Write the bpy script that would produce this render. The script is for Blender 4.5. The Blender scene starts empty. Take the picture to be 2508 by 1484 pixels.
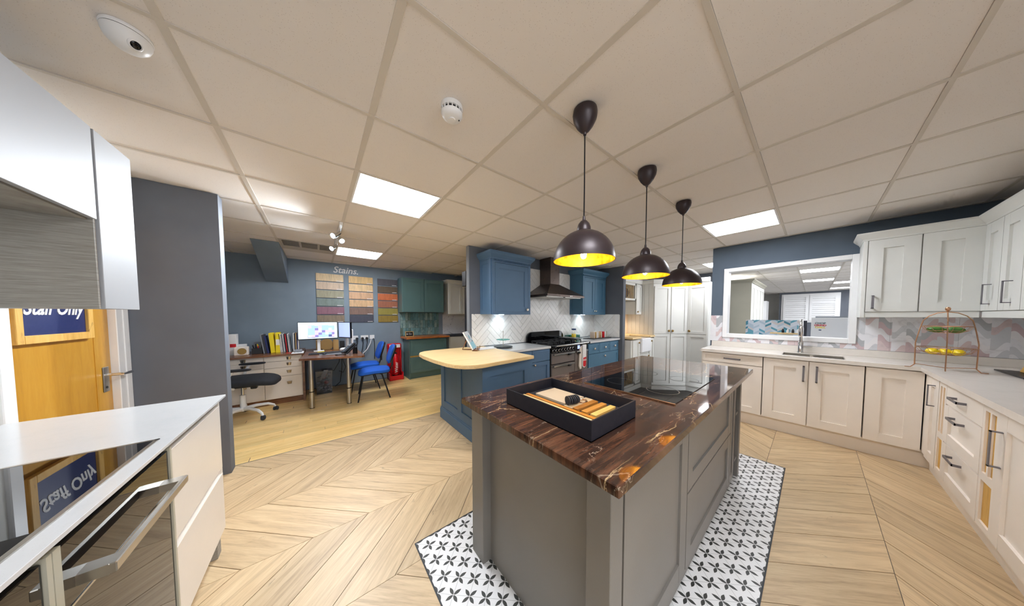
import bpy, bmesh, math, random
from mathutils import Vector, Matrix
random.seed(7)
PI=math.pi; S=bpy.context.scene; COL=S.collection
# ---------------------------------------------------------------- camera, world, exposure
W_,H_=2508,1484
FPX,CX,CY=593.55,1260.08,797.9
cd=bpy.data.cameras.new('camera'); cam=bpy.data.objects.new('camera',cd); COL.objects.link(cam); S.camera=cam
cd.sensor_fit='HORIZONTAL'; cd.sensor_width=36; cd.lens=FPX/W_*36; cd.clip_start=.02; cd.clip_end=100
cd.shift_x=-(CX-W_/2)/W_; cd.shift_y=(CY-H_/2)/W_
CAMZ=1.354; CE=2.354
_y,_p,_r=.889607218,-.0420366087,-.00130888878
def _cam():
    c,s=math.cos(_y),math.sin(_y); cp,sp=math.cos(_p),math.sin(_p)
    f=Vector((-s*cp,c*cp,sp)); r=Vector((c,s,0)); u=r.cross(f)
    cr,sr=math.cos(_r),math.sin(_r)
    r,u=r*cr+u*sr,-r*sr+u*cr
    k=lambda v:Vector((v.y,-v.x,v.z))          # grid frame -> world frame
    return k(r),k(u),k(f)
r_,u_,f_=_cam(); b_=-f_
cam.matrix_world=Matrix(((r_.x,u_.x,b_.x,0),(r_.y,u_.y,b_.y,0),(r_.z,u_.z,b_.z,CAMZ),(0,0,0,1)))
wd=bpy.data.worlds.new('world'); S.world=wd; wd.use_nodes=True
wd.node_tree.nodes['Background'].inputs[0].default_value=(.93,.96,1,1); wd.node_tree.nodes['Background'].inputs[1].default_value=1.8
S.view_settings.view_transform='Standard'; S.view_settings.look='None'; S.view_settings.gamma=1; S.view_settings.use_curve_mapping=False
S.view_settings.exposure=0.96
PANEL_E=16.0
S.cycles.use_denoising=True; S.cycles.use_adaptive_sampling=True; S.cycles.adaptive_threshold=.08; S.cycles.max_bounces=8; S.cycles.diffuse_bounces=5; S.cycles.glossy_bounces=4
S.cycles.sample_clamp_indirect=6; S.cycles.caustics_reflective=False; S.cycles.caustics_refractive=False
# ---------------------------------------------------------------- materials
def lin(c): return tuple(((v/255)/12.92 if v/255<=.04045 else ((v/255+.055)/1.055)**2.4) for v in c)
class N:
    def __init__(s,t,o): s.t=t; s.o=o
    def _m(s,op,*a,clamp=False):
        n=s.t.nodes.new('ShaderNodeMath'); n.operation=op; n.use_clamp=clamp
        for i,v in enumerate((s,)+a):
            if isinstance(v,N): s.t.links.new(v.o,n.inputs[i])
            else: n.inputs[i].default_value=v
        return N(s.t,n.outputs[0])
    def __add__(s,b): return s._m('ADD',b)
    def __sub__(s,b): return s._m('SUBTRACT',b)
    def __mul__(s,b): return s._m('MULTIPLY',b)
    def __truediv__(s,b): return s._m('DIVIDE',b)
    def lt(s,b): return s._m('LESS_THAN',b)
    def gt(s,b): return s._m('GREATER_THAN',b)
    def mn(s,b): return s._m('MINIMUM',b)
    def mx(s,b): return s._m('MAXIMUM',b)
    def ab(s): return s._m('ABSOLUTE')
    def fl(s): return s._m('FLOOR')
    def fr(s): return s._m('FRACT')
    def sn(s): return s._m('SINE')
    def pw(s,b): return s._m('POWER',b)
    def cl(s): return s._m('ADD',0.0,clamp=True)
class MT:
    def __init__(s,name,col=(200,200,200),rough=.5,metal=0,spec=.5):
        m=bpy.data.materials.new(name); m.use_nodes=True; s.m=m; s.t=m.node_tree
        s.b=s.t.nodes['Principled BSDF']; s.set('Base Color',lin(col)+(1,)); s.set('Roughness',rough); s.set('Metallic',metal)
        s.set('Specular IOR Level',spec)
    def set(s,k,v): s.b.inputs[k].default_value=v
    def link(s,v,k): s.t.links.new(v.o if isinstance(v,N) else v,s.b.inputs[k])
    def coord(s,sc=(1,1,1),off=None,rot=(0,0,0),kind='Object',rnd=0):
        tc=s.t.nodes.new('ShaderNodeTexCoord'); mp=s.t.nodes.new('ShaderNodeMapping')
        mp.inputs['Scale'].default_value=sc; mp.inputs['Rotation'].default_value=rot
        o=tc.outputs[kind]
        if rnd:
            oi=s.t.nodes.new('ShaderNodeObjectInfo'); v=s.t.nodes.new('ShaderNodeVectorMath'); v.operation='ADD'
            c=s.t.nodes.new('ShaderNodeMath'); c.operation='MULTIPLY'; c.inputs[1].default_value=rnd
            s.t.links.new(oi.outputs['Random'],c.inputs[0]); s.t.links.new(o,v.inputs[0]); s.t.links.new(c.outputs[0],v.inputs[1]); o=v.outputs[0]
        s.t.links.new(o,mp.inputs[0]); return mp.outputs[0]
    def xyz(s,vec):
        n=s.t.nodes.new('ShaderNodeSeparateXYZ'); s.t.links.new(vec,n.inputs[0]); return [N(s.t,o) for o in n.outputs]
    def noise(s,vec,scale=5,detail=3,rough=.5,dist=0):
        n=s.t.nodes.new('ShaderNodeTexNoise'); n.inputs['Scale'].default_value=scale; n.inputs['Detail'].default_value=detail
        n.inputs['Roughness'].default_value=rough; n.inputs['Distortion'].default_value=dist; s.t.links.new(vec,n.inputs['Vector']); return N(s.t,n.outputs['Fac'])
    def vor(s,vec,scale=5,feature='F1',out='Distance'):
        n=s.t.nodes.new('ShaderNodeTexVoronoi'); n.feature=feature; n.inputs['Scale'].default_value=scale; s.t.links.new(vec,n.inputs['Vector']); return N(s.t,n.outputs[out])
    def ramp(s,fac,stops,interp='LINEAR'):
        n=s.t.nodes.new('ShaderNodeValToRGB'); n.color_ramp.interpolation=interp; e=n.color_ramp.elements
        while len(e)<len(stops): e.new(.5)
        for k,(p,c) in enumerate(stops): e[k].position=p; e[k].color=lin(c)+(1,)
        s.t.links.new(fac.o,n.inputs[0]); return n.outputs[0]
    def mix(s,fac,a,b,mode='MIX'):
        n=s.t.nodes.new('ShaderNodeMix'); n.data_type='RGBA'; n.blend_type=mode
        for i,v in ((0,fac),(6,a),(7,b)):
            if isinstance(v,N): s.t.links.new(v.o,n.inputs[i])
            elif isinstance(v,bpy.types.NodeSocket): s.t.links.new(v,n.inputs[i])
            elif i==0: n.inputs[0].default_value=v
            else: n.inputs[i].default_value=lin(v)+(1,)
        return n.outputs[2]
    def hash(s,a,b):
        c=s.t.nodes.new('ShaderNodeCombineXYZ'); s.t.links.new(a.o,c.inputs[0]); s.t.links.new(b.o,c.inputs[1]); w=s.t.nodes.new('ShaderNodeTexWhiteNoise'); w.noise_dimensions='2D'; s.t.links.new(c.outputs[0],w.inputs['Vector']); return N(s.t,w.outputs['Value'])
    def rnd(s):
        n=s.t.nodes.new('ShaderNodeObjectInfo'); return N(s.t,n.outputs['Random'])
    def hsv(s,col,v=None,sat=None):
        n=s.t.nodes.new('ShaderNodeHueSaturation'); s.t.links.new(col,n.inputs['Color'])
        if v is not None: s.t.links.new(v.o,n.inputs['Value'])
        if sat is not None: s.t.links.new(sat.o,n.inputs['Saturation'])
        return n.outputs[0]
    def bump(s,h,st=.2,d=.01):
        n=s.t.nodes.new('ShaderNodeBump'); n.inputs['Strength'].default_value=st; n.inputs['Distance'].default_value=d
        s.t.links.new(h.o,n.inputs['Height']); s.t.links.new(n.outputs[0],s.b.inputs['Normal'])
def paint(name,col,rough=.5,var=.04,bs=60,bst=.05):
    k=MT(name,col,rough); v=k.coord(rnd=3)
    n=k.noise(v,2.5,3); a=tuple(max(0,c*(1-var)) for c in col); b=tuple(min(255,c*(1+var)) for c in col)
    k.link(k.ramp(n,[(.3,a),(.7,b)]),'Base Color'); k.bump(k.noise(v,bs,4),bst,.002); return k.m
def plain(name,col,rough=.5,metal=0,em=None,es=0):
    k=MT(name,col,rough,metal); v=k.coord(rnd=5); n=k.noise(v,35,3)
    k.link((n*.16)+(rough-.08),'Roughness')
    if em: k.set('Emission Color',lin(em)+(1,)); k.set('Emission Strength',es)
    return k.m
def wood(name,stops,rough=.4,scale=1.0,stretch=10,axis=0,vv=.12,knots=True,sp=.5):
    k=MT(name,rough=rough,spec=sp); sc=[stretch]*3; sc[axis]=1.0
    v=k.coord(tuple(x*scale for x in sc),rnd=13.7)
    g=k.noise(v,2.2,6,.6,.7); f=k.noise(v,9,5,.65,.2)
    g2=(g*.65)+(f*.35)
    c=k.ramp(g2,[(.28+.44*i/(len(stops)-1),s) for i,s in enumerate(stops)])
    if knots:
        kv=k.coord((2.2*scale*(1 if axis==0 else 2.6),2.2*scale*(1 if axis==1 else 2.6),2.2*scale),rnd=7.1)
        kn=k.noise(kv,1.6,5,.75,1.2); m=((kn-.63)*9).cl()
        c=k.mix(m*.65,c,tuple(x*.55 for x in stops[0]))
    c=k.hsv(c,(k.rnd()*vv*2)+(1-vv))
    k.link(c,'Base Color'); k.bump(g2,.08,.003); return k.m
M={}
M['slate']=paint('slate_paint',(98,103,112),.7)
M['slatewin']=paint('blue_slate_paint',(86,99,113),.7)
M['slate_coolcast']=paint('slate_paint_cool_light_cast',(126,141,154),.7)  # slate wall paint with the cooler office light cast put into its colour
M['white']=paint('white_gloss_paint',(236,236,236),.3,.015)
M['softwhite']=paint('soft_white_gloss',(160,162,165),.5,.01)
M['wallwhite']=paint('off_white_emulsion',(212,212,208),.7,.02)
M['gray']=paint('grey_island_paint',(122,118,113),.42,.03,140,.12)
M['blue']=paint('blue_cabinet_paint',(76,106,136),.5,.03)
M['blue2']=paint('teal_blue_cabinet_paint',(70,112,140),.5,.03)
M['green']=paint('dark_green_cabinet_paint',(84,112,112),.35,.03)
M['cream']=paint('stone_cabinet_paint',(236,227,216),.5,.02)
M['upper']=paint('pale_cabinet_paint',(222,223,219),.5,.02)
M['tall']=paint('ivory_cabinet_paint',(220,219,213),.5,.015)
M['sage']=paint('sage_panel_paint',(178,174,156),.5,.02)
M['gloss']=paint('cashmere_gloss_laminate',(224,217,208),.2,.01)
M['black']=plain('black_satin',(16,16,20),.35)
M['blackg']=MT('black_gloss',(6,6,9),.015).m
M['dkplastic']=plain('dark_grey_plastic',(38,42,48),.5)
M['grille']=plain('vent_slat_paint',(190,182,168),.6)
M['chrome']=plain('chrome',(215,215,215),.15,1)
M['steel']=plain('brushed_steel',(190,186,178),.32,1)
M['pewter']=plain('pewter',(122,120,126),.4,.6)
M['brass']=plain('aged_brass',(150,120,70),.3,1)
M['copper']=plain('copper_wire',(190,146,114),.3,1)
M['knob']=plain('satin_nickel',(205,198,188),.25,1)
M['pvc']=plain('white_plastic',(235,235,235),.4)
M['bronze']=plain('bronze_shade_paint',(52,42,44),.38,.35)
M['hood']=plain('dark_stainless',(96,84,78),.3,.8)
M['ceil_bar']=paint('ceiling_bar_paint',(214,206,194),.6,.02)
M['void']=plain('shadow_gap_black',(20,18,18),.9)
M['blackcard']=plain('black_card',(20,20,30),.55)
M['pine']=wood('raw_pine',[(190,140,62),(214,168,84),(226,186,110)],.6,2,8,2,.05)
M['oakdoor']=wood('honey_oak_veneer',[(172,120,34),(192,140,46),(202,154,62)],.3,1,6,2,.03,False)
M['oaktop']=wood('pale_oak_worktop',[(214,176,116),(230,200,146),(238,214,168)],.4,1,14,0,.04,False)
M['butcher']=wood('oiled_iroko_block',[(128,66,26),(176,104,50),(206,142,84)],.35,1.6,9,0,.15)
M['walnut']=wood('walnut_laminate',[(76,44,28),(118,76,50),(158,114,80)],.25,1.1,10,0,.05)
M['strip']=wood('golden_oak_strip',[(218,174,108),(242,206,138),(250,222,162)],.26,1,12,0,.10)
M['chev']=wood('limed_oak_chevron_tile',[(158,134,104),(200,174,136),(220,198,160)],.42,1,13,0,.09)
M['leather']=plain('black_mesh_fabric',(30,32,38),.8)
M['bluefab']=paint('royal_blue_fabric',(22,92,196),.85,.06,220,.5)
M['red']=plain('red_plastic',(205,14,28),.3)
M['yellow']=plain('yellow_card',(240,215,20),.5)
M['paper']=plain('white_paper',(228,228,228),.7)
M['navy']=plain('navy_card',(24,38,92),.5)
M['greycard']=plain('grey_card',(130,135,142),.6)
M['darkcard']=plain('charcoal_card',(50,52,60),.6)
M['cable']=plain('black_cable',(14,14,16),.5)
M['grout']=paint('grey_grout',(84,82,82),.8)
M['kraft']=plain('kraft_card',(196,160,100),.7)
M['glazed_blue']=plain('blue_glazed_ceramic',(44,66,110),.2)
M['fire']=plain('fireclay_white',(238,238,240),.15)
def ceil_mat():
    k=MT('speckled_mineral_tile',(240,233,226),.9,0,.2); v=k.coord(rnd=9)
    n=k.vor(v,150); m=(n.lt(.16))*.5; p=k.noise(v,40,2)
    c=k.mix(m*(p.gt(.47)),(238,232,226),(176,162,150)); c=k.hsv(c,(k.rnd()*.05)+.975)
    k.link(c,'Base Color'); return k.m
M['ceil']=ceil_mat()
def marble():
    k=MT('dark_veined_marble',(50,35,28),.05); v=k.coord((1,1,1))
    w=k.noise(v,2.5,5,.6,.8); st=k.coord((1.5,16,1.5),rot=(0,0,.62)); g=k.noise(st,2.2,9,.72,.35)
    base=k.ramp((g*.8)+(w*.2),[(.3,(26,19,19)),(.44,(52,35,28)),(.56,(88,58,42)),(.7,(122,84,60))])
    def veins(rot,sc,seed,wd,thr):
        vv=k.coord(sc,rot=(0,0,rot)); d=k.noise(vv,2.2+seed,5,.6,0); c=k.t.nodes.new('ShaderNodeVectorMath'); c.operation='ADD'
        k.t.links.new(vv,c.inputs[0]); k.t.links.new((d*.55+seed).o,c.inputs[1]); e=k.vor(c.outputs[0],1.15,'DISTANCE_TO_EDGE')
        return ((e*-wd)+1).cl()*((k.noise(vv,3.1,3)*5)-thr).cl()
    m=veins(.62,(.9,3.4,1),1.3,105,1.9); m2=veins(-.35,(1.6,4.4,1),4.1,120,2.1)
    c=k.mix(m*.8,base,(214,184,138)); c=k.mix(m2*.7,c,(204,188,164))
    k.link(c,'Base Color'); return k.m
M['marble']=marble()
def quartz(name,a,b,rough=.2):
    k=MT(name,a,rough); v=k.coord(); n=k.noise(v,6,6,.7,.4); f=k.vor(v,240)
    c=k.mix(((n-.5)*3).cl()*.6,a,b); c=k.mix(f.lt(.13)*.3,c,(150,140,130)); k.link(c,'Base Color'); return k.m
M['quartz']=quartz('speckled_cream_quartz',(226,220,212),(206,200,192))
M['quartzw']=quartz('white_quartz',(204,206,207),(188,193,196),.15)
def linen():
    k=MT('woven_grey_laminate',(150,146,138),.7); v=k.coord((3,3,60)); n=k.noise(v,3,5,.7)
    k.link(k.ramp(n,[(.3,(128,123,115)),(.7,(166,162,154))]),'Base Color'); k.bump(n,.2,.002); return k.m
M['linen']=linen()
def glazed(name,cols,rough=.15):
    k=MT(name,cols[0],rough); v=k.coord((1,1,.4),rnd=20); n=k.noise(v,26,4,.65,.5)
    a=k.ramp((n*.6)+(k.rnd()*.5),[(.2+.6*i/(len(cols)-1),c) for i,c in enumerate(cols)]); k.link(a,'Base Color'); k.bump(n,.15,.002); return k.m
M['metro']=glazed('white_glazed_tile',[(226,224,220),(236,235,232)],.12)
M['zellige']=glazed('teal_glazed_tile',[(88,98,86),(112,138,132),(120,160,164),(86,120,124),(150,172,166)],.2)
def petal():
    k=MT('white_patterned_floor_tile',(236,236,236),.4); v=k.coord((1,1,1)); x,y,z=k.xyz(v)
    px=x*(4/.2296); py=y*(4/.22); mask=None
    for o in (0,1):
        a=(((px+o)/2).fr()*2); b=(((py+o)/2).fr()*2)
        a=(a._m('WRAP',1.0,-1.0)); b=(b._m('WRAP',1.0,-1.0))
        A=a.ab(); B=b.ab()
        for p,q in ((A,B),(B,A)):
            w=((p*(PI/.72)).sn())*.135
            m=q.lt(w)*p.lt(.72)*p.gt(.06)
            mask=m if mask is None else mask.mx(m)
    l1=((px+py)/2)._m('WRAP',.5,-.5).ab().lt(.012); l2=((px-py)/2)._m('WRAP',.5,-.5).ab().lt(.012)
    ln=(l1.mx(l2))*.45
    c=k.mix(mask.mx(ln),(235,235,235),(58,60,58)); k.link(c,'Base Color'); return k.m
M['petal']=petal()
def leaf(hx):
    # printed leaf-shape marble tiles; hx: object axis that runs along the wall
    k=MT('leaf_print_marble_tile_%s'%'xy'[hx],(210,205,205),.25); v=k.coord(); c=k.xyz(v); u=c[hx]*(1/.080); z=c[2]*(1/.068)
    col=u.fl(); f=u.fr(); par=(col/2).fr().gt(.25); sg=(par*2)-1
    sw=((f*PI)-(PI/2)).sn()*.5; bow=(((f*2)*PI).sn())*.16
    row=(z+((sw-bow)*sg*.95)+(par*.5)).fl()
    h=k.hash(col+.5,row+.5)
    a=k.ramp(h,[(0,(232,232,236)),(.30,(208,210,214)),(.48,(216,198,198)),(.62,(180,183,187)),(.72,(236,234,236)),(.87,(206,184,188))],'CONSTANT')
    n=k.noise(k.coord((1,1,1)),9,5,.7,1.2); a=k.mix(((n-.52)*5).cl()*.35,a,(160,156,160)); k.link(a,'Base Color')
    return k.m
M['leafy']=leaf(1); M['leafx']=leaf(0)
def zig():
    k=MT('zigzag_print_tile',(200,210,220),.25); v=k.coord(); x,y,z=k.xyz(v); u=y*(1/.075); s=(u._m('WRAP',1,-1)).ab()
    r=((z*(1/.036))+(s*1.3)); h=k.hash(r.fl()+.5,u.fl()+.5)
    k.link(k.ramp(h,[(0,(205,214,224)),(.35,(178,196,210)),(.62,(100,160,180)),(.78,(206,200,200)),(.9,(70,130,150))],'CONSTANT'),'Base Color'); return k.m
M['zig']=zig(); M['lightteal']=plain('light_teal_print',(120,186,204),.4)
def vein():
    k=MT('white_marble_panel',(228,228,230),.2); v=k.coord((1,1,1)); d=k.noise(v,5,4,.6,1); w=k.t.nodes.new('ShaderNodeVectorMath'); w.operation='ADD'
    k.t.links.new(v,w.inputs[0]); k.t.links.new(d.o,w.inputs[1]); e=k.vor(w.outputs[0],4,'DISTANCE_TO_EDGE'); m=((e*-30)+1).cl()*((d*4)-1.6).cl()
    k.link(k.mix(m*.8,(228,228,230),(70,70,80)),'Base Color'); return k.m
M['vein']=vein()
def gold():
    k=MT('gold_leaf_lining',(235,170,20),.4,.45); n=k.noise(k.coord(),40,4); k.link(k.ramp(n,[(.3,(214,150,10)),(.7,(250,205,60))]),'Base Color'); return k.m
M['gold']=gold()
def emis(name,col,s):
    k=MT(name,col,.5); k.set('Emission Color',lin(col)+(1,)); k.set('Emission Strength',s); return k.m
M['panel']=emis('led_panel_diffuser',(244,248,255),PANEL_E)
M['bulbfil']=emis('lamp_filament',(255,220,140),60)
M['cool']=emis('cool_downlight_lens',(220,240,255),12)
M['warm']=emis('warm_downlight_lens',(255,205,140),20)
def glass(name='clear_bulb_glass',col=(255,255,255),mixf=.12):
    m=bpy.data.materials.new(name); m.use_nodes=True; t=m.node_tree; t.nodes.clear()
    o=t.nodes.new('ShaderNodeOutputMaterial'); mx=t.nodes.new('ShaderNodeMixShader'); a=t.nodes.new('ShaderNodeBsdfTransparent'); g=t.nodes.new('ShaderNodeBsdfGlossy')
    a.inputs[0].default_value=lin(col)+(1,); g.inputs['Roughness'].default_value=.03; mx.inputs[0].default_value=mixf
    t.links.new(a.outputs[0],mx.inputs[1]); t.links.new(g.outputs[0],mx.inputs[2]); t.links.new(mx.outputs[0],o.inputs[0]); return m
M['glass']=glass(); M['glassblue']=glass('tinted_dish_glass',(170,225,220),.2); M['glassyel']=glass('amber_jar_fill',(235,185,60),.1)
def screen():
    k=MT('monitor_picture',(190,215,240),.3); v=k.coord(); x,y,z=k.xyz(v)
    inn=x.gt(-.14)*x.lt(.22)*z.gt(.03)*z.lt(.24); h=k.hash((x*22).fl()+.5,(z*26).fl()+.5)
    c=k.ramp(h,[(0,(150,180,215)),(.4,(120,110,170)),(.55,(215,175,215)),(.75,(185,205,235)),(.9,(70,80,130))],'CONSTANT')
    c=k.mix(inn,(205,230,250),c); k.set('Base Color',(0,0,0,1)); k.link(c,'Emission Color'); k.set('Emission Strength',1.0); return k.m
M['screen']=screen(); M['screen2']=emis('side_monitor_picture',(150,165,215),.8)
# ---------------------------------------------------------------- mesh helpers
def nb(): return bmesh.new()
def box(bm,x0,x1,y0,y1,z0,z1,b=0):
    if x0>x1:x0,x1=x1,x0
    if y0>y1:y0,y1=y1,y0
    if z0>z1:z0,z1=z1,z0
    g=bmesh.ops.create_cube(bm,size=1)['verts']
    for v in g: v.co=Vector((x0+(v.co.x+.5)*(x1-x0),y0+(v.co.y+.5)*(y1-y0),z0+(v.co.z+.5)*(z1-z0)))
    if b:
        es=list({e for v in g for e in v.link_edges}); bmesh.ops.bevel(bm,geom=es,offset=b,segments=1,affect='EDGES',profile=.5)
    return bm
def B(*a,b=0): return box(nb(),*a,b=b)
def FB(bm,F,u0,u1,v0,v1,w0,w1,b=0):
    p=[F(u,v,w) for u in (u0,u1) for v in (v0,v1) for w in (w0,w1)]
    g=[bm.verts.new(q) for q in p]; fs=[]
    for f in ((0,1,3,2),(4,6,7,5),(0,4,5,1),(2,3,7,6),(0,2,6,4),(1,5,7,3)): fs.append(bm.faces.new([g[i] for i in f]))
    if b: bmesh.ops.bevel(bm,geom=list({e for f in fs for e in f.edges}),offset=b,segments=1,affect='EDGES',profile=.5)
    return bm
def frame4(bm,F,u0,u1,v0,v1,w,c0,c1,b=0):
    FB(bm,F,u0,u0+w,v0,v1,c0,c1,b); FB(bm,F,u1-w,u1,v0,v1,c0,c1,b); FB(bm,F,u0+w,u1-w,v0,v0+w,c0,c1,b); FB(bm,F,u0+w,u1-w,v1-w,v1,c0,c1,b); return bm
FZ=lambda z0:(lambda u,v,w:(u,v,z0+w))
def prism(bm,pts,z0,z1,F=None):
    F=F or (lambda a,b,c:(a,b,c)); lo=[bm.verts.new(F(x,y,z0)) for x,y in pts]; hi=[bm.verts.new(F(x,y,z1)) for x,y in pts]; n=len(pts)
    bm.faces.new(lo[::-1]); bm.faces.new(hi)
    for i in range(n): bm.faces.new((lo[i],lo[(i+1)%n],hi[(i+1)%n],hi[i]))
    return bm
def lathe(bm,prof,c=(0,0,0),n=24,axis='z',cap=True):
    rings=[]
    for r,h in prof:
        ring=[]
        for k in range(n):
            a=2*PI*k/n; x,y=r*math.cos(a),r*math.sin(a)
            p={'z':(x,y,h),'x':(h,x,y),'y':(x,h,y)}[axis]; ring.append(bm.verts.new((c[0]+p[0],c[1]+p[1],c[2]+p[2])))
        rings.append(ring)
    for a,b in zip(rings,rings[1:]):
        for k in range(n): bm.faces.new((a[k],a[(k+1)%n],b[(k+1)%n],b[k]))
    if cap:
        for r in (rings[0],rings[-1]):
            try: bm.faces.new(r)
            except ValueError: pass
    return bm
def tube(bm,pts,r,n=8,close=False):
    P=[Vector(p) for p in pts]; L=len(P); rings=[]; up=None
    for i,p in enumerate(P):
        a=P[(i-1)%L] if (close or i>0) else p; b=P[(i+1)%L] if (close or i<L-1) else p
        d=(b-a).normalized()
        if up is None: up=d.orthogonal().normalized()
        up=(up-d*up.dot(d)); up=up.normalized() if up.length>1e-6 else d.orthogonal().normalized()
        s=d.cross(up); rr=r[i] if isinstance(r,(list,tuple)) else r
        rings.append([bm.verts.new(p+(up*math.cos(2*PI*k/n)+s*math.sin(2*PI*k/n))*rr) for k in range(n)])
    pr=list(zip(rings,rings[1:]))+([(rings[-1],rings[0])] if close else [])
    for a,b in pr:
        for k in range(n): bm.faces.new((a[k],a[(k+1)%n],b[(k+1)%n],b[k]))
    if not close: bm.faces.new(rings[0]); bm.faces.new(rings[-1])
    return bm
def sup(bm,c,r,e1=1,e2=1,n=20,m=10,f=None):
    # superellipsoid, optional deform f(v)->v in local space
    def pw(a,e): return math.copysign(abs(a)**e,a)
    rings=[]
    for j in range(1,m):
        ph=-PI/2+PI*j/m; ring=[]
        for i in range(n):
            th=2*PI*i/n; v=Vector((r[0]*pw(math.cos(ph),e1)*pw(math.cos(th),e2),r[1]*pw(math.cos(ph),e1)*pw(math.sin(th),e2),r[2]*pw(math.sin(ph),e1)))
            if f: v=f(v)
            ring.append(bm.verts.new(v+Vector(c)))
        rings.append(ring)
    b0=Vector((0,0,-r[2])); t0=Vector((0,0,r[2]))
    if f: b0,t0=f(b0),f(t0)
    b=bm.verts.new(b0+Vector(c)); t=bm.verts.new(t0+Vector(c))
    for a,d in zip(rings,rings[1:]):
        for k in range(n): bm.faces.new((a[k],a[(k+1)%n],d[(k+1)%n],d[k]))
    for k in range(n): bm.faces.new((b,rings[0][(k+1)%n],rings[0][k])); bm.faces.new((t,rings[-1][k],rings[-1][(k+1)%n]))
    return bm
OR={}   # world origin of built things (unrotated)
def wl(o):
    return OR.get(o.name,Vector((0,0,0)))
def obj(name,bm,mat,parent=None,smooth=False,local=False,label=None,origin=None):
    bmesh.ops.recalc_face_normals(bm,faces=bm.faces)
    me=bpy.data.meshes.new(name); 
    if parent is not None and not local: off=wl(parent)
    elif parent is None and not local:
        if origin is None and bm.verts:
            xs=[v.co.x for v in bm.verts]; ys=[v.co.y for v in bm.verts]; zs=[v.co.z for v in bm.verts]
            off=Vector(((min(xs)+max(xs))/2,(min(ys)+max(ys))/2,min(zs)))
        else: off=Vector(origin or (0,0,0))
    else: off=Vector((0,0,0))
    if off.length>0: bmesh.ops.translate(bm,verts=bm.verts,vec=-off)
    if smooth:
        for f in bm.faces: f.smooth=True
        for e in bm.edges:
            if len(e.link_faces)==2 and e.calc_face_angle(0)>.7: e.smooth=False
    bm.to_mesh(me); bm.free()
    o=bpy.data.objects.new(name,me); COL.objects.link(o)
    mats=mat if isinstance(mat,(list,tuple)) else [mat]
    for m in mats: me.materials.append(M[m] if isinstance(m,str) else m)
    if parent is not None: o.parent=parent; OR[o.name]=off
    elif not local: o.location=off; OR[o.name]=off
    if label: o['label']=label
    return o
def tag(o,label,cat,group=None,kind=None):
    if label: o['label']=label
    if cat: o['category']=cat
    if group: o['group']=group
    if kind: o['kind']=kind
    return o
def thing(name,label,cat,loc=(0,0,0),rz=0,group=None):
    o=bpy.data.objects.new(name,None); COL.objects.link(o); o.location=loc; o.rotation_euler=(0,0,rz); o.empty_display_size=.05
    OR[o.name]=Vector(loc); tag(o,label,cat,group); return o
def struct(name,bm,mat,parent=None,**k):
    o=obj(name,bm,mat,parent,**k)
    if parent is None: o['kind']='structure'
    return o
def copy_part(src,parent,loc,rot=None):
    c=src.copy(); COL.objects.link(c); c.parent=parent; c.location=loc
    if rot is not None: c.rotation_euler=rot
    return c
def dup(root,loc,rz=None,label=None):
    r=root.copy(); COL.objects.link(r); r.location=loc
    if rz is not None: r.rotation_euler=(0,0,rz)
    if label: r['label']=label
    for ch in list(root.children):
        c=ch.copy(); COL.objects.link(c); c.parent=r
        for g in ch.children: d=g.copy(); COL.objects.link(d); d.parent=c
    return r
def text(name,s,mat,size,F,parent=None,depth=.002,shear=0,sx=1,w0=0,label=None,bold=0):
    cu=bpy.data.curves.new(name,'FONT'); cu.body=s; cu.size=size; cu.extrude=depth/2; cu.shear=shear; cu.offset=bold; cu.align_x='CENTER'; cu.align_y='CENTER'; cu.resolution_u=3
    t=bpy.data.objects.new('tmp',cu); COL.objects.link(t); bpy.context.view_layer.update()
    dg=bpy.context.evaluated_depsgraph_get(); me=bpy.data.meshes.new_from_object(t.evaluated_get(dg))
    bpy.data.objects.remove(t); bm=nb(); bm.from_mesh(me); bpy.data.meshes.remove(me); bpy.data.curves.remove(cu)
    for v in bm.verts: v.co=Vector(F(v.co.x*sx,v.co.y,v.co.z+depth/2+w0))
    return obj(name,bm,mat,parent,label=label)
# frames: (along, up, outward) -> world
def FmY(y0): return lambda u,v,w:(u,y0-w,v)       # faces -Y
def FmX(x0): return lambda u,v,w:(x0-w,u,v)       # faces -X
def FpX(x0): return lambda u,v,w:(x0+w,u,v)
def FpY(y0): return lambda u,v,w:(u,y0+w,v)
def FL(F,u,v): return lambda a,b,c:F(u+a,v+b,c)
def shaker(parent,F,u0,u1,v0,v1,mat,fw=.075,th=.022,rec=.013,name='door',gap=.0022,bead=False):
    bm=nb(); a,b,c,d=u0+gap,u1-gap,v0+gap,v1-gap
    FB(bm,F,a,a+fw,c,d,0,th); FB(bm,F,b-fw,b,c,d,0,th); FB(bm,F,a+fw,b-fw,d-fw,d,0,th-.0006); FB(bm,F,a+fw,b-fw,c,c+fw,0,th-.0006)
    FB(bm,F,a+fw,b-fw,c+fw,d-fw,0,th-rec)
    if bead:
        q=.008
        for s in ((a+fw,a+fw+q,c+fw,d-fw),(b-fw-q,b-fw,c+fw,d-fw),(a+fw,b-fw,d-fw-q,d-fw),(a+fw,b-fw,c+fw,c+fw+q)): FB(bm,F,*s,th-rec,th-rec+.004)
    return obj(name,bm,mat,parent)
def slab(parent,F,u0,u1,v0,v1,mat,th=.02,name='drawer',gap=.0015):
    return obj(name,FB(nb(),F,u0+gap,u1-gap,v0+gap,v1-gap,0,th,b=.0015),mat,parent)
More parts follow.
